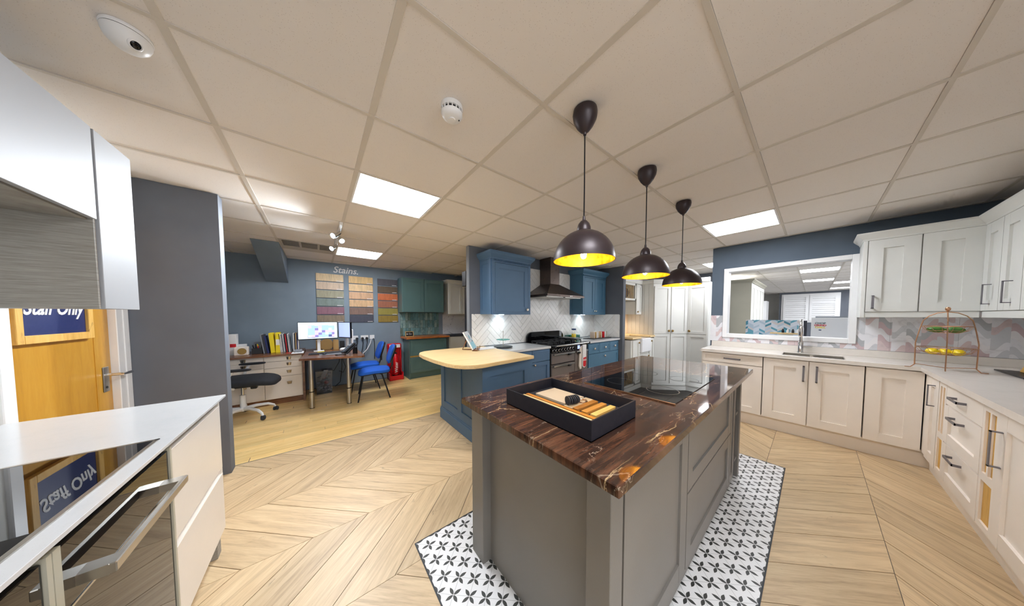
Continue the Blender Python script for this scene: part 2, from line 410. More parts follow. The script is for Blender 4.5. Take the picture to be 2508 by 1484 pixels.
def bow(parent,F,u,v,L,vert,mat='pewter',out=.035,t=.015,w0=.02,name='handle'):
    bm=nb(); h=L/2
    if vert:
        FB(bm,F,u-t/2,u+t/2,v-h,v+h,w0+out-.005,w0+out); FB(bm,F,u-t/2,u+t/2,v+h-.006,v+h,w0,w0+out); FB(bm,F,u-t/2,u+t/2,v-h,v-h+.006,w0,w0+out)
    else:
        FB(bm,F,u-h,u+h,v-t/2,v+t/2,w0+out-.005,w0+out); FB(bm,F,u+h-.006,u+h,v-t/2,v+t/2,w0,w0+out); FB(bm,F,u-h,u-h+.006,v-t/2,v+t/2,w0,w0+out)
    return obj(name,bm,mat,parent)
def knob(parent,F,u,v,w0=.02,r=.016,mat='knob'):
    bm=nb(); prof=[(.006,0),(.006,.012),(r,.016),(r*1.05,.022),(r*.8,.03),(.002,.032)]; n=14; rings=[]
    for rr,h in prof: rings.append([bm.verts.new(F(u+rr*math.cos(2*PI*k/n),v+rr*math.sin(2*PI*k/n),w0+h)) for k in range(n)])
    for a,b in zip(rings,rings[1:]):
        for k in range(n): bm.faces.new((a[k],a[(k+1)%n],b[(k+1)%n],b[k]))
    bm.faces.new(rings[-1]); return obj('knob',bm,mat,parent,smooth=True)
def cornice(parent,path,z0,prof,mat,closed=False,name='cornice'):
    # path: plan polyline, outward normal on its right side when walking; prof: (out,up)
    n=len(path); offs=[]
    for i in range(n):
        def nr(a,b): d=Vector((b[0]-a[0],b[1]-a[1])).normalized(); return Vector((d.y,-d.x))
        if i==0: m=nr(path[0],path[1])
        elif i==n-1: m=nr(path[-2],path[-1])
        else:
            a=nr(path[i-1],path[i]); b=nr(path[i],path[i+1]); m=(a+b); m=m/(m.length_squared/2) if m.length>1e-6 else a
        offs.append(m)
    bm=nb(); rings=[[bm.verts.new((path[i][0]+offs[i].x*o,path[i][1]+offs[i].y*o,z0+u)) for o,u in prof] for i in range(n)]
    for a,b in zip(rings,rings[1:]):
        for k in range(len(prof)): k2=(k+1)%len(prof); bm.faces.new((a[k],a[k2],b[k2],b[k]))
    bm.faces.new(rings[0]); bm.faces.new(rings[-1])
    return obj(name,bm,mat,parent)
CPROF=[(-.02,0),(.006,0),(.010,.012),(.022,.03),(.045,.055),(.05,.06),(.05,.085),(-.02,.085)]
# ================================================================ STRUCTURE
OUTX0,OUTX1,OUTY0,OUTY1=-3.6,17.6,-4.2,5.8
GX=lambda i:.6255*i-.390
GY=lambda j:.5898*j+.8386
floor=struct('floor',B(OUTX0,OUTX1,OUTY0,OUTY1,-.06,-.004),'grout')
def at(parent,mesh,loc,rz=0,name=None):
    o=bpy.data.objects.new(name,mesh); COL.objects.link(o); o.parent=parent; o.location=Vector(loc)-wl(parent); o.rotation_euler=(0,0,rz); return o
# chevron plank tiles (45 degrees, bands along X)
BAND,PIT=.5535,.2965; g=.0022
def plank_mesh(s,h,name):
    bm=nb(); gg=g*1.2
    pts=[(gg,g*.6),(PIT-gg,g*.6),(PIT-gg+s*(h-g*1.2),h-g*.6),(gg+s*(h-g*1.2),h-g*.6)]
    prism(bm,pts,-.012,0); a=-PI/4 if s>0 else -3*PI/4
    bmesh.ops.rotate(bm,cent=(0,0,0),matrix=Matrix.Rotation(a,3,'Z'),verts=bm.verts)
    bmesh.ops.recalc_face_normals(bm,faces=bm.faces); me=bpy.data.meshes.new(name); bm.to_mesh(me); bm.free(); me.materials.append(M['chev']); return me,-a
FLJ=3.255
for bi,y0 in enumerate([-1.971,-1.4175,-.864,-.3105,.233,.7865,1.333,1.8825,2.437,2.9905]):
    s=-1 if bi%2==1 else 1
    ytop=[-1.4175,-.864,-.3105,.233,.7865,1.333,1.8825,2.437,2.9905,FLJ][bi]
    me,rz=plank_mesh(s,ytop-y0,'floor_plank')
    yref=1.333 if s>0 else 1.8825
    ph=-.06 if s<0 else -.06-BAND+0  # vertex phase on the Y=1.88 spine
    if bi==0 or bi==1: lo,hi=.6,4.4
    elif y0>2.9: lo,hi=-.9,1.6
    elif y0>2.4: lo,hi=-1.0,4.6
    elif y0>1.3: lo,hi=-.95,4.8
    else: lo,hi=-.9,4.4
    # vertex x on bottom edge of this band: spine phases measured on the photograph's floor
    base=-.06 + (0 if bi%2==1 else 0)
    k0=int((lo-1-base)/PIT)
    for k in range(k0,k0+32):
        x=base+k*PIT+(-(BAND) if False else 0)
        if s>0: xb=x-BAND   # band below spine 1.88: plank edge ends on the spine vertex
        else: xb=x
        # keep successive bands mitred: x at top of this band equals phase of next spine
        cx=xb+PIT/2+s*.27
        if cx<lo-.2 or cx>hi+.3: continue
        if 1.2<cx<2.4 and y0>=.1 and ytop<1.4 and .35<(y0+ytop)/2<1.2: continue
        at(floor,me,(xb,y0,0),rz,'floor_plank')
# golden oak strips of the office, running along X
random.seed(3); y=FLJ+.004; bmw=.094
meshes={}
while y<5.8-.02:
    x=-1.35+random.uniform(-.9,0)
    while x<3.4:
        L=random.choice([.9,1.2,1.5]); x1=min(x+L,3.9); xs=max(x,-1.35)
        if x1-xs>.12:
            key=round(x1-xs,2)
            if key not in meshes:
                b=B(0,key-.001,0,bmw-.0008,-.012,0); bmesh.ops.recalc_face_normals(b,faces=b.faces); me=bpy.data.meshes.new('oak_strip'); b.to_mesh(me); b.free(); me.materials.append(M['strip']); meshes[key]=me
            at(floor,meshes[key],(xs,y,-.0005),0,'oak_strip')
        x+=L
    y+=bmw
struct('threshold_bar',B(-.62,1.7,FLJ-.004,FLJ+.004,-.004,.0015),'steel',floor)
# patterned tile inset under the island
rug=thing('tile_inset','white floor tile inset with black four-petal flowers under the grey island','floor tiles',(1.79,.78,0))
b=B(0,.2296,0,.22,0,.004); bmesh.ops.recalc_face_normals(b,faces=b.faces)
pm=bpy.data.meshes.new('tile'); b.to_mesh(pm); b.free(); pm.materials.append(M['petal'])
for i in range(12):
    for j in range(6):
        x=.4155+i*.2296; y=.1205+j*.22
        if 2<=i<=7 and 2<=j<=3: continue
        at(rug,pm,(x,y,.0001),0,'tile')
bm=frame4(nb(),FZ(0),.409,3.177,.114,1.447,.0062,0,.0045)
obj('edge_trim',bm,'dkplastic',rug)
# ceiling: slab above, tiles laid in an exposed grid
ceil=struct('ceiling',B(OUTX0,OUTX1,OUTY0,OUTY1,CE+.03,CE+.09),'ceil')
b=B(.012,.6135,.010,.5798,.004,.016); bmesh.ops.recalc_face_normals(b,faces=b.faces)
cm=bpy.data.meshes.new('ceiling_tile'); b.to_mesh(cm); b.free(); cm.materials.append(M['ceil'])
LIGHTS=[(1,2),(1,6),(6,-1),(10,0),(14,-2),(18,-2),(20,-3),(24,-3),(1,-2),(-3,-2),(6,-5),(1,-6),(-3,-6),(14,1),(11,-5),(-3,4),(15,-6),(21,1)]
VENTS=[(0,6),(12,0)]
def cellrange():
    for i in range(-2,13):
        for j in range(-4,9):
            if GX(i)>5.3 and GY(j)>2.8: continue
            if GX(i)<-1.3 and GY(j)<1.5: continue
            if GX(i)>2 and GY(j)>5.2: continue
            yield i,j
    for i in range(13,27):
        for j in range(-4,2): yield i,j
cells=set(c for c in cellrange() if c not in LIGHTS and c not in VENTS)
for i,j in cells: 
    at(ceil,cm,(GX(i),GY(j),CE),0,'ceiling_tile')
for i in range(-2,28):
    x=GX(i); y0=GY(-4); y1=OUTY1 if i<=5 else (3.1 if i<12 else GY(2)); struct('grid_bar',B(x-.013,x+.013,y0,y1,CE,CE+.012),'ceil_bar',ceil)
for j in range(-4,9):
    y=GY(j); x1=16.4 if j<=2 else (7.2 if j<=4 else 5.2); struct('grid_bar',B(GX(-2),x1,y-.009,y+.009,CE-.0005,CE+.010),'ceil_bar',ceil)
places={(1,2):('above the gap between office and island','square LED panel light above the end of the island nearest the office'),(1,6):('','square LED panel light beside the ceiling spotlights over the desk'),
 (6,-1):('','square LED panel light in front of the sink window wall'),(10,0):('','square LED panel light over the ivory larder room'),(14,-2):('','nearer LED panel light seen through the wall opening'),(18,-2):('','second LED panel light seen through the wall opening')}
for (i,j) in LIGHTS:
    lb=places.get((i,j),('','LED panel light in the ceiling grid beyond the wall opening' if i>12 else 'LED panel light in the ceiling grid behind the viewer'))[1]
    u_={(1,-2):'straight over the viewer, left of the island',(-3,-2):'behind the viewer on the added-glazing side',(6,-5):'behind the wall of the right-hand cupboards',(1,-6):'behind the viewer near the added front glazing',(-3,-6):'in the front left corner behind the viewer',(-3,4):'above the corridor behind the staff door',(11,-5):'in the showroom behind the right-hand cupboards',(15,-6):'in the far front corner of the showroom',(21,1):'far off beyond the sage cupboards', (14,1):'over the sage cupboards beyond the opening'}
    if (i,j) in u_: lb='LED panel light '+u_[(i,j)]
    if (i,j)==(20,-3): lb='third LED panel light seen through the wall opening, at its right edge'
    if (i,j)==(24,-3): lb='farthest LED panel light seen through the wall opening, above the shuttered window'
    t=thing('ceiling_light',lb,'ceiling light',(GX(i)+.3127,GY(j)+.2949,CE),group='LED ceiling panels')
    bm=nb(); x0,x1,y0,y1=GX(i)+.013,GX(i+1)-.013,GY(j)+.009,GY(j+1)-.009
    frame4(bm,FZ(0),x0,x1,y0,y1,.014,CE+.002,CE+.02)
    obj('frame',bm,'white',t); obj('diffuser',B(x0+.014,x1-.014,y0+.014,y1-.014,CE+.006,CE+.016),'panel',t)
for n,(i,j) in enumerate(VENTS):
    t=thing('air_vent',['slatted square air vent in the office ceiling beside the spotlights','slatted air vent in the ceiling seen through the wall opening'][n],'air vent',(GX(i)+.3127,GY(j)+.2949,CE))
    x0,x1,y0,y1=GX(i)+.013,GX(i+1)-.013,GY(j)+.009,GY(j+1)-.009
    obj('backing',B(x0,x1,y0,y1,CE+.022,CE+.028),'void',t)
    obj('frame',box(box(box(frame4(nb(),FZ(0),x0,x1,y0,y1,.03,CE,CE+.02),x0+.03,x1-.03,y1-.2,y1-.03,CE+.0004,CE+.02),x0+.2,x0+.225,y0+.03,y1-.2,CE+.0004,CE+.02),x0+.4,x0+.425,y0+.03,y1-.2,CE+.0004,CE+.02),'grille',t)
    for q in range(7):
        bm=nb(); yy=y0+.045+q*.052; FB(bm,lambda u,v,w:(u,yy+v+w*.8,CE+.003+w),x0+.03,x1-.03,0,.012,0,.014); obj('slat',bm,'grille',t)
# walls
struct('wall_back',B(-1.4,5.0,5.8,5.9,0,CE+.03),'slate_coolcast')
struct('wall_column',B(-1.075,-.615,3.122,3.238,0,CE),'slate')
struct('wall_left',box(box(box(nb(),-1.18,-1.08,-2,2.2,0,CE),-1.18,-1.08,3.055,3.238,0,CE),-1.18,-1.08,2.2,3.055,2.06,CE),'wallwhite')
struct('wall_office_left',B(-1.5,-1.4,3.1,5.9,0,CE),'slate')
struct('wall_range',B(1.70,4.93,3.125,3.195,0,CE),'slate')
struct('wall_range_return',B(4.83,4.93,2.45,3.125,0,CE),'slate')
struct('trim_1',B(1.692,1.70,3.122,3.198,0,CE),'greycard')
struct('wall_window',box(box(box(box(nb(),4.66,4.78,-1.3,-.26,0,CE),4.66,4.78,.80,.985,0,CE),4.66,4.78,-.26,.80,0,1.08),4.66,4.78,-.26,.80,1.985,CE),'slatewin')
struct('wall_right',B(1.2,4.78,-1.31,-1.21,0,CE),'slate')
struct('wall_far',B(16.25,16.35,-3.4,1.0,0,CE),'slate')
bm=nb()
for k in range(18): x=OUTX0+k*1.2; box(bm,x-.03,x+.03,OUTY0-.06,OUTY0,0,CE)
for k in range(9): y=OUTY0+k*1.2; box(bm,OUTX0-.06,OUTX0,y-.03,y+.03,0,CE)
struct('window_added_fill',bm,'white')  # unseen shopfront bars, added with open walls to let in fill light
for nm,a in (('wall_outer_east',(OUTX1,OUTX1+.1,OUTY0,OUTY1)),('wall_outer_north',(5.0,OUTX1,5.8,5.9)),('wall_corner_west',(OUTX0,-1.5,5.8,5.9))):
    struct(nm,B(*a,0,CE+.03),'wallwhite')
struct('wall_larder_back',B(4.93,17.5,2.95,3.02,0,CE),'tall')
struct('wall_larder_side',B(7.25,7.32,1.3,2.95,0,CE),'slate')
# sloping boxed beam in the office
bm=nb(); F=lambda a,b,c:(c,a,b)
prism(bm,[(4.60,CE),(5.80,CE),(5.80,1.93)],-.655,-.385,F); struct('trim_2',bm,'slate_coolcast')
# framed opening in the window wall
bm=nb(); y0,y1,z0,z1=-.305,.845,1.035,2.03; w=.052
frame4(bm,FmX(4.80),y0,y1,z0,z1,w,0,.165,b=.003)
fo=struct('window_1',bm,'white')
# back wall skirting, larder plinths
struct('baseboard_back',B(-.18,1.48,5.785,5.80,0,.012),'slate')
# staff door and its frame
def door_left():
    X=-1.08
    d=struct('door_1',B(X-.06,X-.02,2.262,2.992,.005,2.03,b=.002),'oakdoor')
    obj('panel_strip',B(X-.021,X-.017,2.84,2.846,.05,2.0),'oakdoor',d)
    bm=nb(); box(bm,X-.02,X-.014,2.90,2.955,.855,1.02,b=.003); p=obj('handle_plate',bm,'steel',d)
    bm=nb(); tube(bm,[(X-.014,2.93,.965),(X+.035,2.93,.965),(X+.045,2.925,.965),(X+.045,3.03,.962)],.009,8); obj('lever',bm,'chrome',d,smooth=True)
    bm=nb(); tube(bm,[(X-.014,2.925,.885),(X-.012,2.925,.885)],.008,8); obj('keyhole',bm,'black',d)
    bm=nb(); 
    for a in ((2.196,2.26),(2.994,3.06)): box(bm,X-.1,X+.012,*a,0,2.035,b=.003)
    box(bm,X-.1,X+.012,2.196,3.06,2.0355,2.10,b=.003); struct('trim_3',bm,'white')
    struct('trim_4',B(X-.001,X+.016,3.06,3.120,0,2.3,b=.003),'white')
    # framed sign hung on the door
    t=thing('staff_sign','framed navy sign lettered Staff Only on the oak door','sign',(X,2.54,1.25)); F=FpX(X-.016)
    FR=lambda u,v,w:F(u,v,w)
    bm=nb(); 
    frame4(bm,FR,2.30,2.80,1.22,1.62,.04,0,.02,b=.002)
    obj('frame',bm,'pine',t); obj('board',FB(nb(),FR,2.34,2.76,1.26,1.58,0,.008),'navy',t)
    text('lettering','Staff Only','paper',.105,lambda a,b,c:F(2.548+a,1.395+b,.008+c),t,shear=.35,sx=.9,bold=.0022)
door_left()
# ================================================================ TILES
def clip(poly,x0,x1,y0,y1):
    def cut(P,f,inter):
        o=[]
        for i in range(len(P)):
            a,b=P[i-1],P[i]
            if f(b):
                if not f(a): o.append(inter(a,b))
                o.append(b)
            elif f(a): o.append(inter(a,b))
        return o
    def ix(c): return lambda a,b:(c,a[1]+(b[1]-a[1])*(c-a[0])/(b[0]-a[0]))
    def iy(c): return lambda a,b:(a[0]+(b[0]-a[0])*(c-a[1])/(b[1]-a[1]),c)
    for f,g_ in ((lambda p:p[0]>=x0-1e-9,ix(x0)),(lambda p:p[0]<=x1+1e-9,ix(x1)),(lambda p:p[1]>=y0-1e-9,iy(y0)),(lambda p:p[1]<=y1+1e-9,iy(y1))):
        poly=cut(poly,f,g_)
        if len(poly)<3: return []
    return poly
def area(P): return abs(sum(P[i-1][0]*P[i][1]-P[i][0]*P[i-1][1] for i in range(len(P))))/2
def herring(F,rects,parent,Wd=.078,n=4,o=(0,0)):
    r=math.sqrt(.5); gp=.0014
    for t in range(-90,90):
        for k in range(-12,12):
            for kind in (0,1):
                if kind==0: a0,a1,b0,b1=t+2*n*k,t+2*n*k+n,t,t+1
                else: a0,a1,b0,b1=t+n+2*n*k,t+n+2*n*k+1,t-n+1,t+1
                a0,a1,b0,b1=a0*Wd+gp,a1*Wd-gp,b0*Wd+gp,b1*Wd-gp
                P=[((a-b)*r+o[0],(a+b)*r+o[1]) for a,b in ((a0,b0),(a1,b0),(a1,b1),(a0,b1))]
                if max(p[0] for p in P)<rects[0][0]-.5 or min(p[0] for p in P)>rects[-1][1]+.5: continue
                for (x0,x1,y0,y1) in rects:
                    Q=clip(P,x0,x1,y0,y1)
                    if len(Q)>=3 and area(Q)>.0006:
                        bm=nb(); prism(bm,Q,0,.007,lambda a,b,c:F(a,b,c)); obj('tile',bm,'metro',parent)
sp=thing('herringbone_splashback','white herringbone tile splashback behind the range cooker','splashback',(3.2,3.125,.9))
F=FmY(3.125); bm=nb(); FB(bm,F,1.73,4.82,.9,1.378,0,.003); FB(bm,F,2.64,3.98,1.378,2.17,0,.003); obj('grout_bed',bm,'grout',sp)
RC=[(1.73,2.64,.9,1.378),(2.64,3.98,.9,2.17),(3.98,4.82,.9,1.378)]
herring(lambda a,b,c:F(a,b,c+.003),RC,sp,o=(.06,.1))
sp2=thing('side_splashback','white herringbone tile splashback on the short return wall right of the blue wall cupboard','splashback',(4.83,2.8,.9))
F2=FmX(4.83); obj('grout_bed',FB(nb(),F2,2.51,3.115,.9,1.378,0,.003),'grout',sp2)
herring(lambda a,b,c:F2(a,b,c+.003),[(2.51,3.115,.9,1.378)],sp2,o=(2.9,.1))
obj('notice',FB(nb(),F2,2.53,2.61,1.15,1.36,.010,.011),'paper',sp2)
# teal stacked tiles behind the green unit
sp3=thing('teal_splashback','stacked glazed teal tiles between green wall cupboard and base unit','splashback',(1.85,5.8,.9)); F=FmY(5.8)
obj('grout_bed',FB(nb(),F,1.42,2.30,.90,1.43,0,.003),'grout',sp3)
b=FB(nb(),lambda u,v,w:(u,-w,v),.001,.054,.001,.171,0,.007,b=.001); bmesh.ops.recalc_face_normals(b,faces=b.faces); zm=bpy.data.meshes.new('tile'); b.to_mesh(zm); b.free(); zm.materials.append(M['zellige'])
for r in range(3):
    for c in range(16): at(sp3,zm,(1.42+c*.055,5.797,.905+r*.173),0,'tile')
# leaf-print splashbacks
def leafwall():
    t=thing('leaf_splashback','pink and grey leaf-patterned marble tiles along the sink wall','splashback',(4.66,-.2,.975)); F=FmX(4.66)
    for (a,b,c,d) in ((-1.21,-.861,.977,1.39),(-.86,-.511,.977,1.39),(-.51,-.306,.977,1.39),(-.305,.142,.977,1.033),(.143,.592,.977,1.033),(.593,.848,.977,1.033),(.849,.983,.977,1.352)):
        obj('tile',FB(nb(),F,a,b,c,d,0,.008),'leafy',t)
    t=thing('leaf_splashback','pink and grey leaf-patterned marble tiles on the right-hand wall under the cupboards','splashback',(3,-1.21,.975)); F=FpY(-1.21)
    x=4.65
    while x>1.7: obj('tile',FB(nb(),F,x-.349,x,.977,1.39,0,.008),'leafx',t); x-=.35
leafwall()
# ================================================================ ISLAND
def island():
    t=thing('kitchen_island','grey painted kitchen island with shelves at its far end under the dark marble top','island',(1.7,.78,0))
    X0,X1,Y0,Y1,Z=.66,2.74,.36,1.20,.865
    # end recess: posts proud of a recessed end panel
    obj('post',B(X0,X0+.075,1.085,1.20,.004,Z,b=.002),'gray',t); obj('post',B(X0,X0+.075,Y0,Y0+.085,.004,Z,b=.002),'gray',t)
    obj('end_panel',B(X0+.05,X0+.075,Y0+.08,1.09,.004,Z),'gray',t)
    obj('back_panel',B(X0+.07,X1-.2,1.15,1.18,.004,Z),'gray',t)
    obj('carcass',B(X0+.075,2.40,Y0+.02,1.15,.09,Z),'gray',t)
    obj('plinth',B(X0+.09,2.50,Y0+.055,1.10,.004,.09),'gray',t)
    F=FmY(Y0+.02)
    obj('base_rail',FB(nb(),F,.745,2.50,.02,.09,-.02,.004),'gray',t)
    shaker(t,F,.742,1.37,.095,.855,'gray',.085,.02,.01)
    for a,b in ((.485,.855),(.095,.48)): d=shaker(t,F,1.375,2.345,a,b,'gray',.075,.02,.01,name='drawer')
    shaker(t,F,2.35,2.50,.095,.855,'gray',.04,.02,.01)
    # open shelves at the far end; recess shade put into the inner panels' colour
    bm=nb()
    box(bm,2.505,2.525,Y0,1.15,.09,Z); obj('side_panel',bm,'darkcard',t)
    obj('post',B(2.685,2.74,Y0,Y0+.05,.004,Z,b=.002),'gray',t); obj('post',B(2.685,2.74,1.12,1.18,.004,Z,b=.002),'gray',t); obj('post',B(2.44,2.50,Y0+.02,Y0+.075,.004,.09),'gray',t)
    for z in (.845,.545,.16): obj('shelf',B(2.52,2.735,Y0+.01,1.15,z,z+.02),'gray',t)
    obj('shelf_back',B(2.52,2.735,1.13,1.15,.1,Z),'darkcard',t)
    w=obj('marble_worktop',B(.605,2.845,.308,1.215,.866,.90,b=.003),'marble'); tag(w,'dark brown marble worktop with cream veins on the grey island','worktop')
    h=thing('induction_hob','black glass induction hob set into the marble island worktop','hob',(1.79,.69,.9))
    obj('glass',B(1.395,2.19,.43,.955,.9005,.905,b=.001),'blackg',h)
    bm=nb(); box(bm,1.383,1.394,.425,.96,.9005,.9065); obj('trim_strip',bm,'copper',h)
    bm=nb(); 
    for (x,y) in ((1.6,.56),(1.6,.82),(1.98,.56),(1.98,.82)):
        lathe(bm,[(.082,.9051),(.085,.9053),(.088,.9051)],(x,y,0),32,cap=False)
    obj('zone_ring',bm,'black',h)
island()
def sample_box():
    t=thing('sample_box','open black card box of wood samples on the dark marble island top','box',(.92,.735,.9005))
    x0,x1,y0,y1,z0,z1=.745,1.085,.485,.985,.9005,.978; w=.006
    obj('base',B(x0,x1,y0,y1,z0,z0+.004),'blackcard',t)
    bm=nb()
    frame4(bm,FZ(0),x0,x1,y0,y1,w,z0,z1)
    obj('sides',bm,'blackcard',t)
    insert=obj('insert',B(x0+w,x1-w,y0+w,y1-w,z0+.004,.926),'darkcard',t)
    cols=[('dark',(92,64,50)),('taupe',(166,124,92)),('cream',(232,204,146)),('amber',(196,128,40))]
    xs=[.765,.795,.822,.85]
    for (nm,c),x in zip(cols,xs):
        mm=wood('sample_'+nm,[tuple(v*.86 for v in c),c,tuple(min(255,v*1.08) for v in c)],.4,2,9,1,.02,False)
        s=obj('wood_sample',B(x,x+.019,.50,.955,.926,.939,b=.001),mm); tag(s,{'dark':'dark brown long wood sample strip nearest the left side of the black box','taupe':'pinkish brown long wood sample strip, second from the left side of the black box','cream':'pale cream long wood sample strip in the black box','amber':'amber long wood sample strip beside the cork board in the black box'}[nm],'wood sample','long wood samples in the black box')
    names=['chestnut short wood sample lying across the black box beside the coasters','tan short wood sample, second of the four lying crosswise','pale short wood sample, third of the four lying crosswise','golden short wood sample nearest the front end of the black box']
    for k,(c,y) in enumerate(zip([(170,112,44),(196,136,60),(232,192,108),(206,146,58)],[.645,.60,.555,.508])):
        mm=wood('short_sample_%s'%['chestnut','tan','pale','golden'][k],[tuple(v*.86 for v in c),c,tuple(min(255,v*1.08) for v in c)],.4,2,9,0,.02,False)
        s=obj('wood_sample',B(.884,1.045,y,y+.028,.926,.939,b=.001),mm); tag(s,names[k],'wood sample','short wood samples in the black box')
    s=obj('stone_sample',B(.90,1.05,.73,.93,.926,.938,b=.001),quartz('speckled_beige_stone',(206,188,160),(170,146,118),.4)); tag(s,'speckled pale stone sample slab in the black box','stone sample')
    s=obj('burl_sample',B(.885,1.06,.635+.045,.725,.926,.934,b=.001),'chev'); tag(s,'plain brown veneer sample under the round coasters','wood sample')
    t=thing('coaster_stack','stack of small round dark coasters on edge in the sample box','coasters',(.925,.71,.934))
    for k in range(6):
        bm=nb(); lathe(bm,[(.001,-.003),(.021,-.003),(.021,.003),(.001,.003)],(0,0,0),20)
        bmesh.ops.rotate(bm,cent=(0,0,0),matrix=Matrix.Rotation(PI/2,3,'Y')@Matrix.Rotation(0,3,'Z'),verts=bm.verts)
        bmesh.ops.rotate(bm,cent=(0,0,0),matrix=Matrix.Rotation(-.3+.1*k,3,'Z'),verts=bm.verts)
        bmesh.ops.translate(bm,verts=bm.verts,vec=(.898+.0095*k,.712-.002*k,.9565)); obj('coaster',bm,['dkplastic','darkcard'][k%2],t,smooth=True)
    bm=nb(); tube(bm,[(.99+.024*math.cos(a),.70+.024*math.sin(a),.9375) for a in [2*PI*k/24 for k in range(24)]],.0035,6,True)
    s=obj('wooden_ring',bm,'copper',smooth=True); tag(s,'thin copper-coloured ring beside the coasters in the sample box','ring')
sample_box()
# ================================================================ PENDANTS AND CEILING FITTINGS
def pendant(x,y,label):
    t=thing('pendant_lamp',label,'pendant lamp',(x,y,CE),group='dome pendant lamps over the island')
    obj('ceiling_cup',lathe(nb(),[(.056,CE-.002),(.059,CE-.02),(.055,CE-.045),(.040,CE-.075),(.022,CE-.098),(.009,CE-.108),(.007,CE-.118)],(x,y,0),28),'bronze',t,smooth=True)
    obj('cord',tube(nb(),[(x,y,CE-.11),(x+.001,y,2.0),(x,y,1.82)],.0035,6),'black',t)
    obj('lamp_holder',lathe(nb(),[(.006,1.845),(.008,1.826),(.016,1.822),(.027,1.808),(.033,1.790),(.034,1.775)],(x,y,0),24),'bronze',t,smooth=True)
    R=.149; zb=1.627; out=[(.034,1.7765)]; ins=[]
    for k in range(13):
        a=PI/2*(1-k/12)*.97; out.append((max(.034,R*math.cos(a)),zb+(.149)*math.sin(a)))
    sh=nb(); lathe(sh,out[1:],(x,y,0),48,cap=False); top=[v for v in sh.verts]
    s=obj('shade',sh,'bronze',t,smooth=True)
    sh=nb(); lathe(sh,[(max(.03,(R-.0025)*math.cos(PI/2*(1-k/12)*.97)),zb+(.146)*math.sin(PI/2*(1-k/12)*.97)) for k in range(13)],(x,y,0),48,cap=False)
    lathe(sh,[(.001,zb+.1455),(.031,zb+.1455)],(x,y,0),48,cap=False); obj('lining',sh,'gold',t,smooth=True)
    b=obj('bulb',sup(nb(),(x,y,1.66),(.03,.03,.035),n=20,m=12),'glass',t,smooth=True)
    obj('bulb_neck',lathe(nb(),[(.014,1.735),(.014,1.70),(.013,1.69)],(x,y,0),16),'brass',t,smooth=True)
    bm=nb()
    for k in range(5):
        a=2*PI*k/5; tube(bm,[(x+.010*math.cos(a),y+.010*math.sin(a),1.685),(x+.012*math.cos(a+.3),y+.012*math.sin(a+.3),1.645)],.0012,5)
    obj('filament',bm,'bulbfil',b)
    ld=bpy.data.lights.new('lamp_light','POINT'); ld.energy=1.5; ld.color=(1,.66,.28); ld.shadow_soft_size=.018; lo=bpy.data.objects.new('lamp_light',ld); COL.objects.link(lo); lo.location=(x,y,1.665)
    lo.parent=None
pendant(1.04,.734,'nearest and largest-looking dark dome pendant lamp above the sample box')
pendant(1.782,.751,'middle of the three dark dome pendant lamps, above the hob')
pendant(2.538,.756,'farthest of the three dark dome pendant lamps, above the island shelves')
t=thing('smoke_alarm','round white smoke alarm with a black vented band on the ceiling','smoke alarm',(.527,1.125,CE))
x,y=.527,1.125
obj('base',lathe(nb(),[(.05,CE+.003),(.052,CE-.012),(.050,CE-.018)],(x,y,0),32),'pvc',t,smooth=True)
obj('vent_band',lathe(nb(),[(.042,CE-.018),(.042,CE-.032)],(x,y,0),32),'black',t)
bm=nb()
for k in range(16):
    a=2*PI*k/16; ca,sa=math.cos(a),math.sin(a); FB(bm,lambda u,v,w:(x+ca*(.044+w)-sa*u,y+sa*(.044+w)+ca*u,v),-.0025,.0025,CE-.033,CE-.017,0,.005)
obj('vent_rib',bm,'pvc',t)
obj('cover',lathe(nb(),[(.049,CE-.031),(.050,CE-.036),(.044,CE-.048),(.03,CE-.056),(.001,CE-.058)],(x,y,0),32),'pvc',t,smooth=True)
obj('button',lathe(nb(),[(.016,CE-.056),(.015,CE-.061),(.001,CE-.062)],(x,y,0),20),'pvc',t,smooth=True)
obj('light_dot',sup(nb(),(x+.03,y-.012,CE-.055),(.004,.004,.003),n=8,m=6),'black',t)
t=thing('dome_camera','white dome security camera with a dark round lens on the ceiling at upper left','security camera',(-.497,1.562,CE))
x,y=-.497,1.562
obj('base_ring',lathe(nb(),[(.053,CE+.003),(.055,CE-.005),(.053,CE-.009)],(x,y,0),40),'pvc',t,smooth=True)
obj('shadow_ring',lathe(nb(),[(.0515,CE-.008),(.0515,CE-.011)],(x,y,0),40),'dkplastic',t)
obj('dome',lathe(nb(),[(.053,CE-.011),(.052,CE-.02),(.046,CE-.036),(.033,CE-.050),(.017,CE-.058),(.001,CE-.060)],(x,y,0),40),'pvc',t,smooth=True)
d=Vector((.50,-.55,-.70)).normalized(); c=Vector((x,y,CE-.012))+d*.046
bm=nb(); lathe(bm,[(.017,-.012),(.017,.004),(.014,.007),(.0125,.007)],(0,0,0),24,cap=False); m=d.to_track_quat('Z','Y').to_matrix()
bmesh.ops.transform(bm,matrix=m.to_4x4(),verts=bm.verts); bmesh.ops.translate(bm,verts=bm.verts,vec=c); obj('lens_ring',bm,'pvc',t,smooth=True)
bm=nb(); sup(bm,(0,0,.002),(.0125,.0125,.006),n=20,m=10); bmesh.ops.transform(bm,matrix=m.to_4x4(),verts=bm.verts); bmesh.ops.translate(bm,verts=bm.verts,vec=c); obj('lens',bm,'blackg',t,smooth=True)
